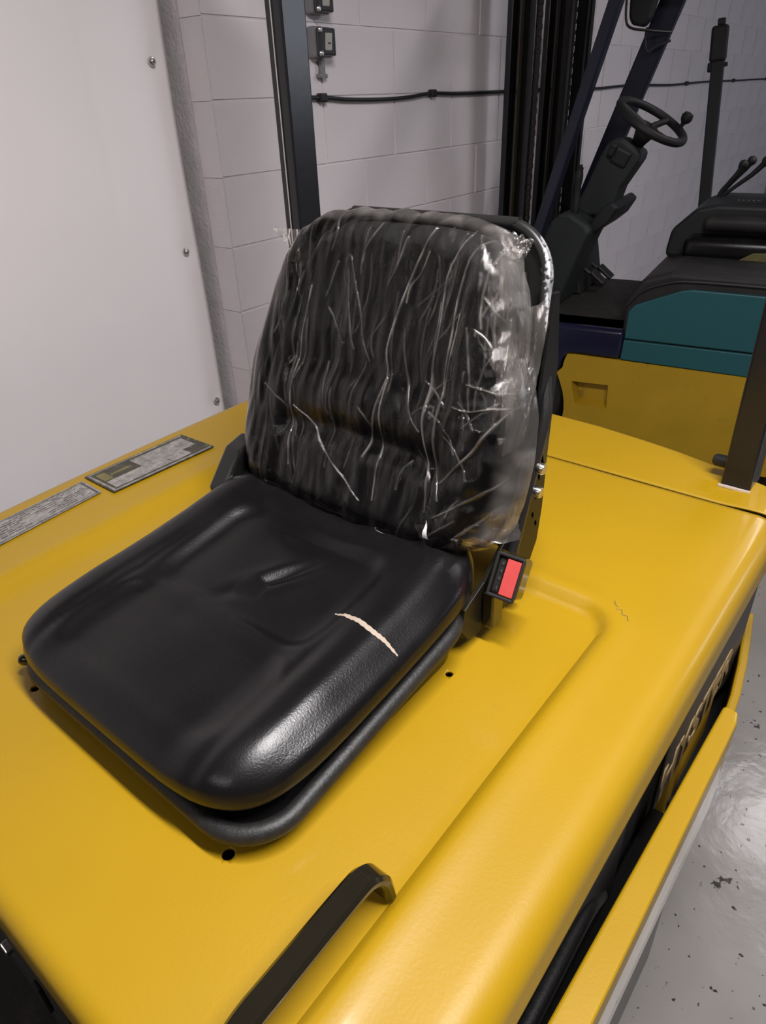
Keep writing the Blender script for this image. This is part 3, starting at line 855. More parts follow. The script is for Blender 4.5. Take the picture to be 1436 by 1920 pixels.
for i in range(len(f)): bm.faces.new((f[i], f[(i + 1) % len(f)], b_[(i + 1) % len(f)], b_[i]))
back = obj('backrest_shell', bm, 'steel_black', seat)
path = smoothpath([B3(u, v, 0.004) for u, v in outline], 3)
rim_o = obj('shell_rim', tube(path, 0.0085, 14), 'worn_rim', back)
me = rim_o.data; at = me.attributes.new('wear', 'FLOAT', 'POINT')
inv = INV[seat.name].inverted()
vals = []
for v in me.vertices:
    w = inv @ v.co; rel = w - BO
    u_, v_, w_ = rel.dot(BU), rel.dot(BV), rel.dot(BW)
    u_ -= SH
    a = sstep(0.175, 0.20, u_ + (v_ - 0.40) * 0.2) * sstep(0.29, 0.36, v_) * (1 - sstep(0.465, 0.485, v_))
    vals.append(a * 0.62 * sstep(0.004, -0.004, abs(w_ - 0.006) - 0.0065 + (hw(v_) - u_) * 0.4))
at.data.foreach_set('value', vals)
# second inner lip of the shell and corrugated trim down the right side
lip = [(hw(v) - 0.030 + SH, v) for v in [0.06 + 0.36 * i / 10 for i in range(11)]]
obj('edge_trim', tube([B3(u, v, 0.012) for u, v in lip], 0.006, 10, rfun=lambda t: 0.006 + 0.0006 * sin(t * 300)), 'rubber', back)
obj('side_sheet', prism([(0.80, 1.27), (0.853, 1.27), (0.860, 1.42), (0.845, 1.52), (0.83, 1.52)], 0.402, 0.407, 'Y', 0.001), 'steel_black', back)

# pad
def pad_hw(v): return 0.238 - 0.02 * sstep(0.10, 0.0, v) - 0.056 * sstep(0.16, 0.46, v)
def pad_depth(u, v):
    d = 0.085 + 0.010 * sstep(0.10, 0.18, abs(u)) - 0.004 * sstep(0.2, 0.45, v)
    d -= 0.007 * exp(-((v - 0.255 + 0.35 * u * u) / 0.022) ** 2) * (1 - sstep(0.13, 0.2, abs(u)))
    d -= 0.011 * exp(-((v - 0.150 + 0.45 * u * u) / 0.020) ** 2) * (1 - sstep(0.13, 0.2, abs(u)))
    d += 0.008 * exp(-((v - 0.20) / 0.03) ** 2) * (1 - sstep(0.1, 0.17, abs(u)))
    d -= 0.004 * exp(-((abs(u) - 0.145) / 0.010) ** 2) * (1 - sstep(0.33, 0.42, v))
    return d
def pad_pt(a, b, extra=0.0, hwf=pad_hw, v0=0.012, v1=0.468, grow=0.0):
    """a, b in -1..1 over the face; rounded sides"""
    k = max(abs(a), abs(b))
    # square -> superellipse
    if k > 1e-6:
        q = atan2(b, a); ex = 4.2
        r0 = 1 / max(abs(cos(q)), abs(sin(q)))
        r1 = (abs(cos(q)) ** ex + abs(sin(q)) ** ex) ** (-1 / ex)
        sc = 1 + (r1 / r0 - 1) * k ** 3
        a *= sc; b *= sc
    v = (v0 + v1) / 2 + b * ((v1 - v0) / 2 + grow)
    u = a * (hwf(v) + grow)
    e = min(1.0, (1 - k) / 0.22)
    fall = sqrt(max(0, 1 - (1 - e) ** 2))
    w = 0.012 + (pad_depth(u, v) - 0.012 + extra) * (0.30 + 0.70 * fall if e > 0 else 0.0)
    return u, v, w
def pad_bm():
    bm = bmesh.new(); n = 110; V = []
    for i in range(n + 1):
        V.append([bm.verts.new(B3(*pad_pt(-1 + 2 * i / n, -1 + 2 * j / n))) for j in range(n + 1)])
    for i in range(n):
        for j in range(n): bm.faces.new((V[i][j], V[i + 1][j], V[i + 1][j + 1], V[i][j + 1]))
    # sides back to the shell
    loop = [V[i][0] for i in range(n)] + [V[n][j] for j in range(n)] + [V[i][n] for i in range(n, 0, -1)] + [V[0][j] for j in range(n, 0, -1)]
    new = []
    for vt in loop:
        r = vt.co - BO; u, v, w = r.dot(BU), r.dot(BV), r.dot(BW)
        new.append(bm.verts.new(B3(u * 0.97, v, 0.004)))
    m = len(loop)
    for i in range(m): bm.faces.new((loop[i], loop[(i + 1) % m], new[(i + 1) % m], new[i]))
    return bm
pad = obj('backrest_pad', sm(pad_bm()), 'fabric', back, smooth=60)

# hinge bracket on the right, with bolts, slots
BR = [(0.839, 1.290), (0.853, 1.250), (0.852, 1.195), (0.844, 1.140), (0.819, 1.100), (0.766, 1.064), (0.697, 1.060), (0.653, 1.070), (0.634, 1.095), (0.641, 1.129), (0.691, 1.149), (0.731, 1.182), (0.768, 1.205), (0.774, 1.266), (0.791, 1.302), (0.812, 1.311), (0.828, 1.306)]
brk = obj('hinge_bracket', prism(BR, 0.402, 0.408, 'Y', 0.0007), 'bracket_black', seat)
cut(brk, [box((x, 0.405, z), (0.006, 0.03, 0.012), 0.002, Matrix.Rotation(radians(-20), 3, 'Y')) for x, z in ((0.822, 1.195), (0.834, 1.175), (0.832, 1.255), (0.706, 1.096), (0.826, 1.225))])
for x, z in ((0.800, 1.288), (0.797, 1.252)):
    bt = obj('bracket_bolt', lathe([(0, 0.002), (0.0065, 0.002), (0.0065, 0.012), (0.0085, 0.012), (0.0085, 0.021), (0.0075, 0.023), (0, 0.023)], (x, 0.402, z), (0, -1, 0), 16), 'zinc', brk)
# left bracket with dark cover
obj('hinge_bracket', prism([(0.660, 1.075), (0.655, 1.150), (0.675, 1.205), (0.720, 1.245), (0.76, 1.240), (0.82, 1.10), (0.78, 1.075)], 0.906, 0.914, 'Y', 0.002), 'steel_black', seat)
obj('bracket_cover', prism([(0.625, 1.150), (0.622, 1.168), (0.672, 1.228), (0.712, 1.240), (0.740, 1.17), (0.70, 1.13)], 0.885, 0.925, 'Y', 0.006), 'steel_black', seat)
# tube joining both hinges under the pad
obj('cross_tube', tube([(0.66, 0.405, 1.085), (0.66, 0.908, 1.085)], 0.009, 12), 'steel_black', seat)
# buckle
ba = Vector((0.50, 0.02, 0.865)).normalized(); by_ = Vector((-0.10, 1, 0)); by_ = (by_ - ba * by_.dot(ba)).normalized(); bz = ba.cross(by_)
bk_m = Matrix((ba, by_, bz)).transposed().to_4x4()
bkc = Vector((0.712, 0.376, 1.157))
def bk(c, s, r):
    b = box(c, s, r, seg=3); b.transform(Matrix.Translation(bkc) @ bk_m); return b
buckle = obj('belt_buckle', bk((0, 0, -0.010), (0.061, 0.040, 0.040), 0.006), 'gloss_black', seat)
bm = bmesh.new()
for c, s_ in (((0, 0.0190, 0.0125), (0.064, 0.0045, 0.006)), ((0, -0.0190, 0.0125), (0.064, 0.0035, 0.006)), ((0.0300, 0, 0.0125), (0.005, 0.040, 0.006)), ((-0.0300, 0, 0.0125), (0.005, 0.040, 0.006))):
    add(bm, bk(c, s_, 0.0018))
obj('buckle_frame', bm, 'rubber', buckle)
obj('release_button', bk((0.0, -0.0065, 0.0115), (0.052, 0.0205, 0.004), 0.0008), 'red', buckle, label='red release button')
obj('tongue_slot', bk((0.0, 0.0105, 0.0104), (0.048, 0.008, 0.001), 0.0), 'dark_void', buckle)
for x in (-0.019, -0.005, 0.006, 0.017):
    obj('latch_pin', bk((x, 0.0092, 0.0112), (0.005, 0.003, 0.002), 0.0008), 'zinc', buckle)
obj('buckle_bolt', lathe([(0, 0), (0.010, 0), (0.010, 0.006), (0.007, 0.009), (0, 0.009)], (0.775, 0.400, 1.082), (0, -1, 0), 14), 'zinc', seat)
obj('buckle_stalk', box((0.700, 0.392, 1.105), (0.03, 0.018, 0.06), 0.003), 'gloss_black', seat)

# ------------------------------------------------------------------ plastic film over the backrest
# main creases of the film, (strength, points (u, v) on the front of the backrest)
CRE = [(1.0, [(0.0692, 0.4547), (0.0517, 0.4091), (0.0391, 0.3555), (0.0291, 0.2861), (0.0365, 0.2455), (0.0283, 0.1717), (0.0201, 0.1249)]),
 (0.8, [(0.0386, 0.2459), (0.0432, 0.1679), (0.0469, 0.132), (0.0507, 0.065)]),
 (0.8, [(0.1693, 0.4468), (0.169, 0.3779), (0.1761, 0.3357)]),
 (0.9, [(0.158, 0.4489), (0.1367, 0.4171), (0.1303, 0.367), (0.1329, 0.3099), (0.134, 0.2576), (0.1399, 0.1842)]),
 (0.8, [(0.1306, 0.4558), (0.1084, 0.4082), (0.1075, 0.3641), (0.1121, 0.3131), (0.1121, 0.2465), (0.1221, 0.1799), (0.1371, 0.1273), (0.1474, 0.0763)]),
 (0.6, [(0.1044, 0.3605), (0.1121, 0.2801), (0.1161, 0.2132)]),
 (0.8, [(0.1387, 0.3492), (0.1376, 0.2912), (0.1364, 0.2313), (0.1424, 0.1571), (0.1599, 0.1197), (0.1687, 0.101)]),
 (1.0, [(-0.1324, 0.1698), (-0.092, 0.1472), (-0.0586, 0.116), (-0.0162, 0.0881), (0.0281, 0.0581)]),
 (0.6, [(-0.0678, 0.4048), (-0.037, 0.3424), (-0.0184, 0.2924), (-0.0022, 0.2631)]),
 (0.9, [(-0.1344, 0.3556), (-0.139, 0.2656), (-0.1406, 0.1957), (-0.1358, 0.1329), (-0.1263, 0.074)]),
 (0.5, [(-0.0679, 0.384), (-0.0447, 0.3025), (-0.0337, 0.2756)]),
 (0.5, [(-0.0949, 0.3278), (-0.0748, 0.3053), (-0.0541, 0.2795)]),
 (0.4, [(-0.0826, 0.2488), (-0.0666, 0.1878), (-0.0511, 0.1645)]),
 (0.6, [(0.0526, 0.3172), (0.0688, 0.2586), (0.0919, 0.2078), (0.1145, 0.185)]),
 (0.5, [(-0.0447, 0.4471), (-0.0447, 0.3864)]),
 (0.5, [(-0.0239, 0.455), (-0.0455, 0.4102), (-0.0416, 0.3833)]),
 (0.9, [(0.1608, 0.2298), (0.1846, 0.2284), (0.2123, 0.2378), (0.2457, 0.2484)]),
 (0.9, [(0.1759, 0.2626), (0.2343, 0.2648), (0.247, 0.3225)]),
 (0.9, [(0.163, 0.1241), (0.1989, 0.1719), (0.2248, 0.2181), (0.2528, 0.2748)]),
 (1.0, [(0.1747, 0.453), (0.1996, 0.4113), (0.2172, 0.3838), (0.2344, 0.3445), (0.247, 0.3225)]),
 (0.7, [(0.1697, 0.375), (0.2109, 0.341), (0.2405, 0.3214)]),
 (0.7, [(0.1667, 0.0752), (0.2134, 0.1146), (0.2492, 0.1522), (0.2591, 0.1974)]),
 (0.7, [(0.2045, 0.0554), (0.2512, 0.1159), (0.2643, 0.15)]),
 (0.6, [(-0.1313, 0.3044), (-0.127, 0.26), (-0.1385, 0.2118)]),
 (0.6, [(0.0688, 0.4234), (0.0596, 0.3938), (0.047, 0.3762), (0.0462, 0.353)]),
 (0.5, [(0.0277, 0.4391), (0.02, 0.3996), (0.0089, 0.3719)]),
 (0.5, [(0.0038, 0.1955), (0.0283, 0.1717)]),
 (0.6, [(0.158, 0.333), (0.1772, 0.2725), (0.1846, 0.2284)]),
 (0.5, [(0.1553, 0.188), (0.1842, 0.1681), (0.2069, 0.1402)]),
 (0.5, [(-0.1972, 0.1924), (-0.145, 0.163), (-0.1532, 0.1207)]),
 (0.5, [(-0.0901, 0.3958), (-0.1037, 0.3447)]),
 (0.4, [(0.1879, 0.416), (0.1902, 0.3379), (0.216, 0.28)])]
CRE = [(a, [(p.x, p.y) for p in smoothpath([(x, y, 0) for x, y in L], 3)]) for a, L in CRE]
rnd = random.Random(11)
for k in range(36):      # many faint secondary creases between the main ones
    u0 = rnd.uniform(-0.22, 0.12); v0_ = rnd.uniform(0.14, 0.46); ln = rnd.uniform(0.04, 0.16)
    sl = 0.35 * u0 / 0.22 * -0.5 + rnd.uniform(-0.18, 0.18); bd = rnd.uniform(-0.012, 0.012)
    CRE.append((rnd.uniform(0.12, 0.34), [(u0 + sl * ln * t + bd * sin(pi * t), v0_ - ln * t) for t in (0, .2, .4, .6, .8, 1)]))
for k in range(30):      # the bunched right side
    u0 = rnd.uniform(0.10, 0.22); v0_ = rnd.uniform(0.06, 0.42); ln = rnd.uniform(0.02, 0.08); q = rnd.uniform(-2.6, -0.6)
    CRE.append((rnd.uniform(0.2, 0.5), [(u0 + cos(q) * ln * t + 0.008 * sin(2.6 * t + k), v0_ + sin(q) * ln * t + 0.006 * sin(3 * t)) for t in (0, .33, .66, 1)]))
segs = []
for a, L in CRE:
    for (x0, y0), (x1, y1) in zip(L, L[1:]):
        segs.append((a, x0, y0, x1, y1))
CELL = 0.03; buckets = {}
for s in segs:
    a, x0, y0, x1, y1 = s
    for i in range(int(math.floor((min(x0, x1) - 0.012) / CELL)), int(math.floor((max(x0, x1) + 0.012) / CELL)) + 1):
        for j in range(int(math.floor((min(y0, y1) - 0.012) / CELL)), int(math.floor((max(y0, y1) + 0.012) / CELL)) + 1):
            buckets.setdefault((i, j), []).append(s)
def crease(u, v):
    best = 0.0
    for a, x0, y0, x1, y1 in buckets.get((int(math.floor(u / CELL)), int(math.floor(v / CELL))), ()):
        dx, dy = x1 - x0, y1 - y0; L2 = dx * dx + dy * dy + 1e-12
        t = max(0, min(1, ((u - x0) * dx + (v - y0) * dy) / L2))
        d = sqrt((u - x0 - t * dx) ** 2 + (v - y0 - t * dy) ** 2)
        c = a * exp(-(d / 0.0014) ** 2)
        if c > best: best = c
    return best
def film_hw(v): return 0.258 + 0.022 * sstep(0.0, -0.02, v) - 0.046 * sstep(0.18, 0.46, v) + 0.006 * noise.noise(Vector((v * 9, 3.3, 0)))
folds = []
def film_uvw(a, b):
    u, v, w = pad_pt(a, b, 0.0, film_hw, 0.002, 0.478, 0.004)
    u += 0.010 * max(0, u) / 0.25 - sstep(0.08, 0.22, u) * (0.010 + 0.020 * sstep(0.16, 0.34, v)) + (-0.008 * max(0, -u) / 0.25)
    side = sstep(0.12, 0.24, u)                         # right side is bunched up
    n1 = noise.noise(Vector((u * 30, v * 9, 0.0))); n2 = noise.noise(Vector((u * 75, v * 22, 4.0)))
    w += 0.0125 + 0.0044 * n1 + (0.0017 + 0.0014 * side + 0.0022 * exp(-((u + 0.185 - 0.14 * (v - 0.28)) / 0.028) ** 2) * sstep(0.10, 0.2, v) * (1 - sstep(0.34, 0.42, v))) * n2 + side * 0.010 * noise.noise(Vector((u * 26 + v * 14, v * 30 - u * 18, 8.0)))
    if b > 0.86: v += 0.006 * noise.noise(Vector((u * 38, 9, 1)))
    if b < -0.9: v += 0.012 * noise.noise(Vector((u * 22, 5, 1)))
    c = crease(u, v)
    c = max(c, 0.55 * sstep(0.90, 0.97, max(abs(a), abs(b))))
    return u, v, w + 0.0030 * c * (max(abs(a), abs(b)) < 0.9), c * (0.45 + 0.55 * sstep(-0.1, 0.25, noise.noise(Vector((u * 30, v * 30, 7)))))
NF = 520
bm = bmesh.new(); V = []
for i in range(NF + 1):
    row = []
    for j in range(NF + 1):
        u, v, w, c = film_uvw(-1 + 2 * i / NF, -1 + 2 * j / NF)
        row.append(bm.verts.new(B3(u, v, max(w, 0.016)))); folds.append(c)
    V.append(row)
for i in range(NF):
    for j in range(NF): bm.faces.new((V[i][j], V[i + 1][j], V[i + 1][j + 1], V[i][j + 1]))
cover = thing('plastic_cover', 'wrinkled clear plastic film pulled over the seat backrest', 'plastic cover', B3(0, 0, 0.05))
film = obj('film', sm(bm), 'film', cover, smooth=70)
at = film.data.attributes.new('fold', 'FLOAT', 'POINT'); at.data.foreach_set('value', folds)

def flap(name, quad, nu=30, nv=30, amp=0.006, sc=26, seed=0.0, curl=0.0):
    """loose wavy tongue of film: corner points in (u, v, w)"""
    A, B, C_, D_ = [Vector(q) for q in quad]; bm = bmesh.new(); V = []
    for i in range(nu + 1):
        row = []
        for j in range(nv + 1):
            s, t = i / nu, j / nv
            p = A * (1 - s) * (1 - t) + B * s * (1 - t) + C_ * s * t + D_ * (1 - s) * t
            p = p + Vector((0.3, 0.2, 1.0)) * (amp * noise.noise(Vector((s * sc * 0.2 + seed, t * sc * 0.12, seed))) + curl * s * s)
            edge = 0.004 * noise.noise(Vector((t * 9, s * 9, seed + 2)))
            row.append(bm.verts.new(B3(p.x + edge * (s > 0.9), p.y + edge, p.z)))
        V.append(row)
    for i in range(nu):
        for j in range(nv): bm.faces.new((V[i][j], V[i + 1][j], V[i + 1][j + 1], V[i][j + 1]))
    o = obj(name, sm(bm), 'film_milky', cover, smooth=70)
    return o
flap('loose_flap', [(-0.205, 0.440, 0.06), (-0.262, 0.436, 0.075), (-0.228, 0.405, 0.06), (-0.21, 0.36, 0.05)], seed=1)
flap('loose_flap', [(0.185, 0.345, 0.085), (0.236, 0.392, 0.035), (0.246, 0.200, 0.045), (0.215, 0.160, 0.08)], seed=3, amp=0.016, curl=0.008)
flap('loose_flap', [(0.195, 0.330, 0.080), (0.228, 0.345, 0.045), (0.238, 0.260, 0.045), (0.215, 0.215, 0.085)], seed=4, amp=0.014)
flap('loose_flap', [(0.155, 0.440, 0.06), (0.195, 0.375, 0.07), (0.215, 0.270, 0.085), (0.165, 0.330, 0.10)], seed=5, amp=0.018)
flap('loose_flap', [(0.150, 0.468, 0.03), (0.180, 0.462, 0.02), (0.178, 0.435, 0.03), (0.150, 0.435, 0.05)], seed=6, amp=0.008)
flap('loose_flap', [(0.120, 0.060, 0.09), (0.254, 0.128, 0.05), (0.278, 0.074, 0.05), (0.160, 0.012, 0.08)], seed=7, amp=0.014)
flap('loose_flap', [(-0.16, 0.03, 0.08), (0.12, 0.02, 0.09), (0.12, -0.006, 0.085), (-0.2, 0.008, 0.06)], seed=8, amp=0.010, nu=50)
obj('torn_scrap', grid(lambda u, v: B3(-0.270 + 0.030 * u - 0.010 * v, 0.030 + 0.045 * v * (1 - 0.6 * u), 0.080 + 0.004 * sin(3 * u)), 8, 8), M['lampwhite'], cover)
obj('torn_scrap', grid(lambda u, v: B3(0.160 + 0.010 * u * (1 - v), 0.046 + 0.026 * v, 0.112 + 0.002 * sin(6 * v)), 6, 8), M['lampwhite'], cover)

# ------------------------------------------------------------------ the blue and yellow forklift behind
RB = atan2(-0.986, 0.164)
fb = thing('forklift', 'far forklift in navy, teal and yellow parked facing the block wall', 'forklift', (3.33, 0.875, 0), RB)
def fo(name, bm, m, parent=None, **k):
    return obj(name, bm, m, parent or fb, local=True, **k)
ch = [(-0.60, 0.595), (-0.56, 0.598), (0.9, 0.585), (1.1, 0.50), (1.1, 0.12), (-0.60, 0.12)]
for i in range(9):
    q = radians(-40 + i * 65 / 8); 
    ch.append((-0.955 + 0.365 * cos(q), 0.29 + 0.365 * sin(q)))
ch += [(-0.645, 0.492), (-0.618, 0.52), (-0.612, 0.56)]
chassis = fo('chassis', prism(ch, 0.0, 1.10, 'Y', 0.0), 'yellow_b')
b = prism([(-0.575, 0.458), (-0.376, 0.463), (-0.371, 0.326), (-0.545, 0.326)], -0.05, 0.001, 'Y')
for v in b.verts:
    if v.co.y > 0: v.co.y = 0.055; v.co.x += 0.022 if v.co.x < -0.5 else -0.004; v.co.z += 0.022 if v.co.z < 0.4 else -0.004
b.transform(Matrix.Translation((3.33, 0.875, 0)) @ Matrix.Rotation(RB, 4, 'Z'))
cut(chassis, [b])
fo('engine_cover', prism([(-0.352, 0.598), (-0.352, 0.880), (-0.290, 0.985), (-0.170, 1.024), (0.95, 1.015), (0.95, 0.598)], 0.012, 1.08, 'Y', 0.022, 3), 'dustyblack')
tp_ = fo('side_panel', prism([(-0.333, 0.706), (-0.330, 0.835), (-0.305, 0.868), (-0.115, 0.948), (-0.07, 0.957), (0.55, 0.950), (0.55, 0.706)], -0.004, 0.03, 'Y', 0.006), 'teal', label='upper teal side panel')
fo('side_panel', prism([(-0.338, 0.602), (-0.334, 0.698), (0.55, 0.698), (0.55, 0.590)], -0.004, 0.03, 'Y', 0.004), 'teal', label='lower teal side panel')
fo('cover_trim', tube(smoothpath([(-0.345, 0.004, 0.86), (-0.285, 0.004, 0.93), (-0.19, 0.004, 0.972), (-0.05, 0.004, 0.990), (0.5, 0.004, 0.985)], 5), 0.006, 8), 'charcoal')
fo('floor_plate', box2((-1.0, 0.03, 0.715), (-0.33, 1.07, 0.742), 0.004), 'mat_floor')
fender = fo('front_fender', prism([(-1.15, 0.742), (-0.335, 0.742), (-0.338, 0.602), (-0.59, 0.604), (-0.622, 0.565), (-0.628, 0.52), (-0.66, 0.49), (-0.75, 0.47), (-0.85, 0.50), (-1.15, 0.58)], -0.012, 0.20, 'Y', 0.022, 4), 'navy')
fo('front_wheel', lathe([(0.10, 0), (0.20, 0.0), (0.22, 0.02), (0.33, 0.02), (0.355, 0.05), (0.36, 0.10), (0.355, 0.17), (0.32, 0.20), (0.1, 0.20)], (-0.955, 0.03, 0.36), (0, 1, 0), 48), 'rubber')
fo('front_wheel', lathe([(0.10, 0), (0.20, 0.0), (0.22, 0.02), (0.33, 0.02), (0.355, 0.05), (0.36, 0.10), (0.355, 0.17), (0.32, 0.20), (0.1, 0.20)], (-0.955, 0.87, 0.36), (0, 1, 0), 48), 'rubber')
fo('rear_wheel', lathe([(0.08, 0), (0.15, 0.0), (0.24, 0.02), (0.25, 0.08), (0.24, 0.14), (0.08, 0.15)], (0.75, -0.02, 0.25), (0, 1, 0), 40), 'rubber')
fo('rear_wheel', lathe([(0.08, 0), (0.15, 0.0), (0.24, 0.02), (0.25, 0.08), (0.24, 0.14), (0.08, 0.15)], (0.75, 0.97, 0.25), (0, 1, 0), 40), 'rubber')
# dash cowl and steering column
fo('dash_cowl', prism([(-0.93, 0.742), (-0.90, 1.00), (-0.867, 1.095), (-0.832, 1.172), (-0.780, 1.215), (-0.735, 1.215), (-0.65, 1.162), (-0.625, 1.127), (-0.672, 1.006), (-0.76, 0.742)], 0.28, 0.60, 'Y', 0.018, 3), 'greygreen')
fo('dash_shelf', prism([(-0.66, 1.150), (-0.60, 1.235), (-0.555, 1.262), (-0.520, 1.235), (-0.56, 1.165), (-0.625, 1.110)], 0.36, 0.80, 'Y', 0.012, 3), 'charcoal')
fo('dash_front', prism([(-0.98, 0.742), (-0.98, 1.10), (-0.80, 1.12), (-0.72, 0.742)], 0.60, 1.06, 'Y', 0.01), 'rubber')
fo('steering_column', prism([(-0.775, 1.18), (-0.672, 1.433), (-0.640, 1.505), (-0.605, 1.532), (-0.563, 1.532), (-0.465, 1.468), (-0.472, 1.433), (-0.545, 1.311), (-0.580, 1.18)], 0.46, 0.64, 'Y', 0.016, 3), 'greygreen')
fo('column_switch', box((-0.56, 0.455, 1.452), (0.085, 0.03, 0.075), 0.012, Matrix.Rotation(radians(25), 3, 'Y')), 'charcoal')
fo('column_switch', box((-0.60, 0.44, 1.485), (0.03, 0.04, 0.055), 0.008, Matrix.Rotation(radians(20), 3, 'Y')), 'rubber')
SWC = Vector((-0.455, 0.55, 1.600)); SWN = Vector((0.50, -0.12, 0.86)).normalized()
sw = fo('steering_wheel', lathe([(0.176 + 0.0195 * cos(2 * pi * k / 12), 0.0195 * sin(2 * pi * k / 12)) for k in range(13)], SWC, SWN, 56, False), 'rubber')
fo('wheel_hub', lathe([(0.0, 0.0), (0.05, 0.0), (0.055, -0.02), (0.035, -0.075), (0.022, -0.14), (0.0, -0.14)][::-1], SWC - SWN * 0.02, SWN, 24), 'rubber', sw)
qq = Vector((0, 0, 1)).rotation_difference(SWN).to_matrix()
for ang in (75, 195, 315):
    d = qq @ Vector((cos(radians(ang)), sin(radians(ang)), 0))
    fo('wheel_spoke', tube([SWC - SWN * 0.03 + d * 0.02, SWC + d * 0.175], 0.016, 10), 'rubber', sw)
kd = qq @ Vector((cos(radians(48)), sin(radians(48)), 0))
fo('spinner_knob', lathe([(0.0, 0.0), (0.010, 0.0), (0.010, 0.03), (0.024, 0.045), (0.029, 0.062), (0.022, 0.080), (0.0, 0.086)], SWC + kd * 0.178, SWN, 20), 'rubber', sw)
fo('brake_lever', tube(smoothpath([(-0.735, 0.35, 1.16), (-0.728, 0.35, 1.24), (-0.728, 0.35, 1.36), (-0.724, 0.35, 1.415)], 4), 0.019, 12, rfun=lambda t: 0.019 + 0.003 * sin(t * 60)), 'rubber')
fo('lever_button', lathe([(0, 0), (0.011, 0), (0.011, 0.014), (0, 0.014)], (-0.724, 0.35, 1.413), (0, 0, 1), 12), 'rubber')
# pedals in front
for k, (x, y) in enumerate(((-0.66, 0.72), (-0.66, 0.88))):
    fo('pedal', box((x, y, 0.82), (0.10, 0.09, 0.02), 0.006, Matrix.Rotation(radians(38), 3, 'Y')), 'rim_black')
    fo('pedal_arm', tube([(x - 0.02, y, 0.82), (x - 0.15, y, 0.90)], 0.010, 8), 'rim_black')
# its seat
fo('seat_base', prism([(-0.290, 0.99), (-0.292, 1.03), (-0.280, 1.122), (-0.175, 1.225), (-0.085, 1.245), (0.50, 1.240), (0.50, 0.99)], 0.52, 1.02, 'Y', 0.02, 3), 'charcoal')
def round_pad(c, s, r, m, name, parent=None, rot=None):
    return fo(name, box(c, s, r, rot, seg=5), m, parent)
sb = round_pad((0.03, 0.60, 1.055), (0.46, 0.40, 0.115), 0.045, 'vinyl', 'seat_cushion')
round_pad((0.06, 0.62, 1.165), (0.38, 0.34, 0.07), 0.03, 'dustyblack', 'seat_side_pad')
fo('cushion_edge', tube(smoothpath([(-0.19, 0.40, 0.995), (-0.05, 0.395, 0.998), (0.06, 0.395, 0.985), (0.16, 0.395, 0.960)], 5), 0.006, 8), 'charcoal', sb)
fo('yellow_insert', prism([(0.03, 1.00), (0.12, 1.055), (0.28, 1.06), (0.28, 0.998)], 0.385, 0.399, 'Y', 0.003), 'olive_edge')  # small olive insert added for the dull yellow patch below the seat
fo('seat_back', box((0.34, 0.62, 1.50), (0.12, 0.44, 0.55), 0.05, Matrix.Rotation(radians(12), 3, 'Y'), 4), 'vinyl')
cl = fo('control_label', box((0.035, 0.70, 1.246), (0.13, 0.20, 0.006), 0.002), 'charcoal')
for k in range(5): fo('label_mark', box((-0.01 + 0.022 * k, 0.66, 1.2495), (0.008, 0.018, 0.002), 0.0), 'plastic_grey', cl)
# hydraulic levers
for (pts, kn) in (([(-0.120, 0.9, 1.19), (-0.128, 0.9, 1.245), (-0.095, 0.9, 1.300), (-0.062, 0.9, 1.345), (-0.048, 0.9, 1.37)], (-0.043, 0.9, 1.385)),
                  ([(-0.112, 0.93, 1.19), (-0.118, 0.93, 1.245), (-0.082, 0.93, 1.30), (-0.030, 0.93, 1.365), (-0.015, 0.93, 1.39)], (-0.010, 0.93, 1.40)),
                  ([(-0.100, 0.86, 1.19), (-0.105, 0.86, 1.24), (-0.060, 0.86, 1.285), (0.010, 0.86, 1.345), (0.050, 0.86, 1.39)], (0.062, 0.86, 1.405))):
    lv = fo('hydraulic_lever', tube(smoothpath(pts, 5), 0.011, 10, rfun=lambda t: 0.010 + 0.010 * max(0, t - 0.5)), 'rubber')
    fo('lever_knob', lathe([(0, -0.026), (0.014, -0.02), (0.023, 0.0), (0.021, 0.014), (0.010, 0.024), (0, 0.026)], kn, (0.5, 0, 0.8), 18), 'rubber', lv)
# guard legs
def beam(p, q, w, d, m, name, r=0.008):
    p = Vector(p); q = Vector(q); t = (q - p); L = t.length; t.normalize()
    a = Vector((0, 1, 0)); a = (a - t * a.dot(t)).normalized(); b = t.cross(a)
    bm = box((0, 0, 0), (w, d, L), r)
    Mx = Matrix((b, a, t)).transposed().to_4x4()
    bm.transform(Matrix.Translation((p + q) / 2) @ Mx)
    return fo(name, bm, m)
beam((-1.00, 0.12, 0.56), (-0.505, 0.12, 2.32), 0.052, 0.07, 'navy_leg', 'guard_leg')
beam((-1.00, 1.02, 0.74), (-0.455, 1.02, 2.32), 0.115, 0.07, 'navy_leg', 'guard_leg')
beam((0.75, 0.12, 1.0), (0.70, 0.12, 2.32), 0.07, 0.06, 'navy_leg', 'guard_leg')
beam((0.75, 1.00, 1.0), (0.70, 1.00, 2.32), 0.07, 0.06, 'navy_leg', 'guard_leg')
for y in (0.12, 1.02): fo('guard_rail', box2((-0.52, y - 0.035, 2.30), (0.76, y + 0.035, 2.36), 0.01), 'navy_leg')
for k in range(6): fo('guard_bar', box2((-0.48 + k * 0.23, 0.15, 2.315), (-0.45 + k * 0.23, 0.99, 2.345), 0.005), 'navy_leg')
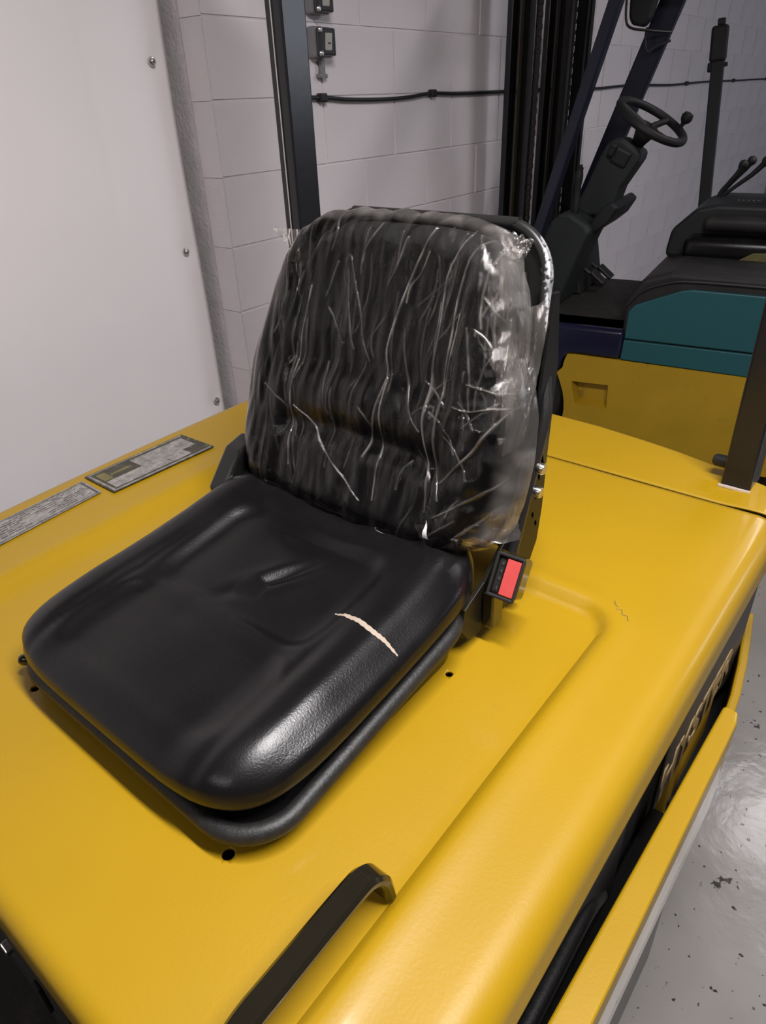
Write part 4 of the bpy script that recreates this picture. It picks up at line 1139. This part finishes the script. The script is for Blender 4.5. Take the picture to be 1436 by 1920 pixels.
# work lamp hanging from the far leg
wl = fo('work_lamp', prism([(-0.712, 2.24), (-0.700, 2.045), (-0.680, 2.012), (-0.622, 2.000), (-0.592, 2.03), (-0.572, 2.12), (-0.578, 2.24)], 0.86, 0.93, 'Y', 0.015, 3), 'rubber')
fo('lamp_bracket', tube(smoothpath([(-0.716, 0.85, 2.14), (-0.708, 0.85, 2.04), (-0.68, 0.85, 2.000), (-0.60, 0.87, 1.985), (-0.50, 0.96, 1.975)], 5), 0.006, 8), 'rim_black', wl)
fo('lamp_cable', tube(smoothpath([(-0.61, 0.9, 2.00), (-0.612, 0.9, 1.945), (-0.595, 0.9, 1.895), (-0.565, 0.92, 1.915), (-0.50, 0.96, 1.94)], 6), 0.006, 8), 'rubber', wl)
# mast
def upright(off, name='mast_upright'):
    x0 = -1.085
    a = fo(name, box2((x0, off - 0.05, 0.06), (x0 + 0.028, off + 0.06, 3.2), 0.004), 'mast')
    fo('inner_channel', box2((x0 + 0.028, off + 0.005, 0.06), (x0 + 0.115, off + 0.035, 3.15), 0.004), 'mast', a)
    fo('lift_cylinder', tube([(x0 + 0.062, off - 0.018, 0.1), (x0 + 0.062, off - 0.018, 3.1)], 0.019, 18), M['gloss_black'], a)
    fo('inner_channel', box2((x0 + 0.115, off - 0.045, 0.06), (x0 + 0.135, off + 0.05, 3.0), 0.004), 'mast', a)
    bm = bmesh.new(); z = 0.7
    k = 0
    while z < 2.6:
        add(bm, box((x0 + 0.148, off - 0.02, z), (0.010 + 0.005 * (k % 2), 0.026, 0.021), 0.0))
        z += 0.0235; k += 1
    c = fo('lift_chain', bm, 'chain', a, smooth=0); c['kind'] = 'stuff'
    return a
upright(0.25); upright(0.77)
for z in (0.35, 2.62): fo('mast_cross_member', box2((-1.10, 0.25, z), (-1.02, 0.77, z + 0.09), 0.006), 'mast')
fo('hydraulic_hose', tube(smoothpath([(-0.905, 0.86, 0.5), (-0.90, 0.865, 1.2), (-0.905, 0.86, 1.8), (-0.90, 0.86, 2.5)], 6), 0.009, 10), 'rubber')
fo('hydraulic_hose', tube(smoothpath([(-0.935, 0.70, 0.5), (-0.94, 0.705, 1.3), (-0.935, 0.70, 2.5)], 6), 0.009, 10), 'rubber')
fo('tilt_cover', prism([(-0.96, 0.70), (-0.96, 2.6), (-0.88, 2.6), (-0.88, 0.70)], 0.86, 0.90, 'Y', 0.004), 'mast')

# dark pole standing by the wall behind the far forklift
PL = Vector((4.47, 1.185, 0))
pole = thing('bracket_pole', 'upright dark grey pole with a black clamp head standing beyond the far forklift', 'pole', PL, WY)
def pb(c, sz, r, ry=0.0):     # pieces of the pole, which leans a little
    b = box(c, sz, r, Matrix.Rotation(radians(ry), 3, 'Y')); b.transform(Matrix.Rotation(RB - WY, 4, 'Z') @ Matrix.Rotation(radians(-5.2), 4, 'Y')); return b
obj('pole_shaft', pb((0, 0, 0.945), (0.062, 0.04, 1.86), 0.006), 'grey_pole', pole, local=True)
obj('clamp_head', pb((-0.003, 0, 1.93), (0.080, 0.06, 0.16), 0.014), 'rubber', pole, local=True)
obj('clamp_pin', pb((0.0, 0, 2.025), (0.036, 0.03, 0.03), 0.005), 'rubber', pole, local=True)
obj('clamp_ear', pb((-0.034, 0, 1.83), (0.03, 0.03, 0.045), 0.008), 'rubber', pole, local=True)
obj('clamp_ear', pb((0.034, 0, 1.835), (0.026, 0.03, 0.02), 0.005), 'rubber', pole, local=True)
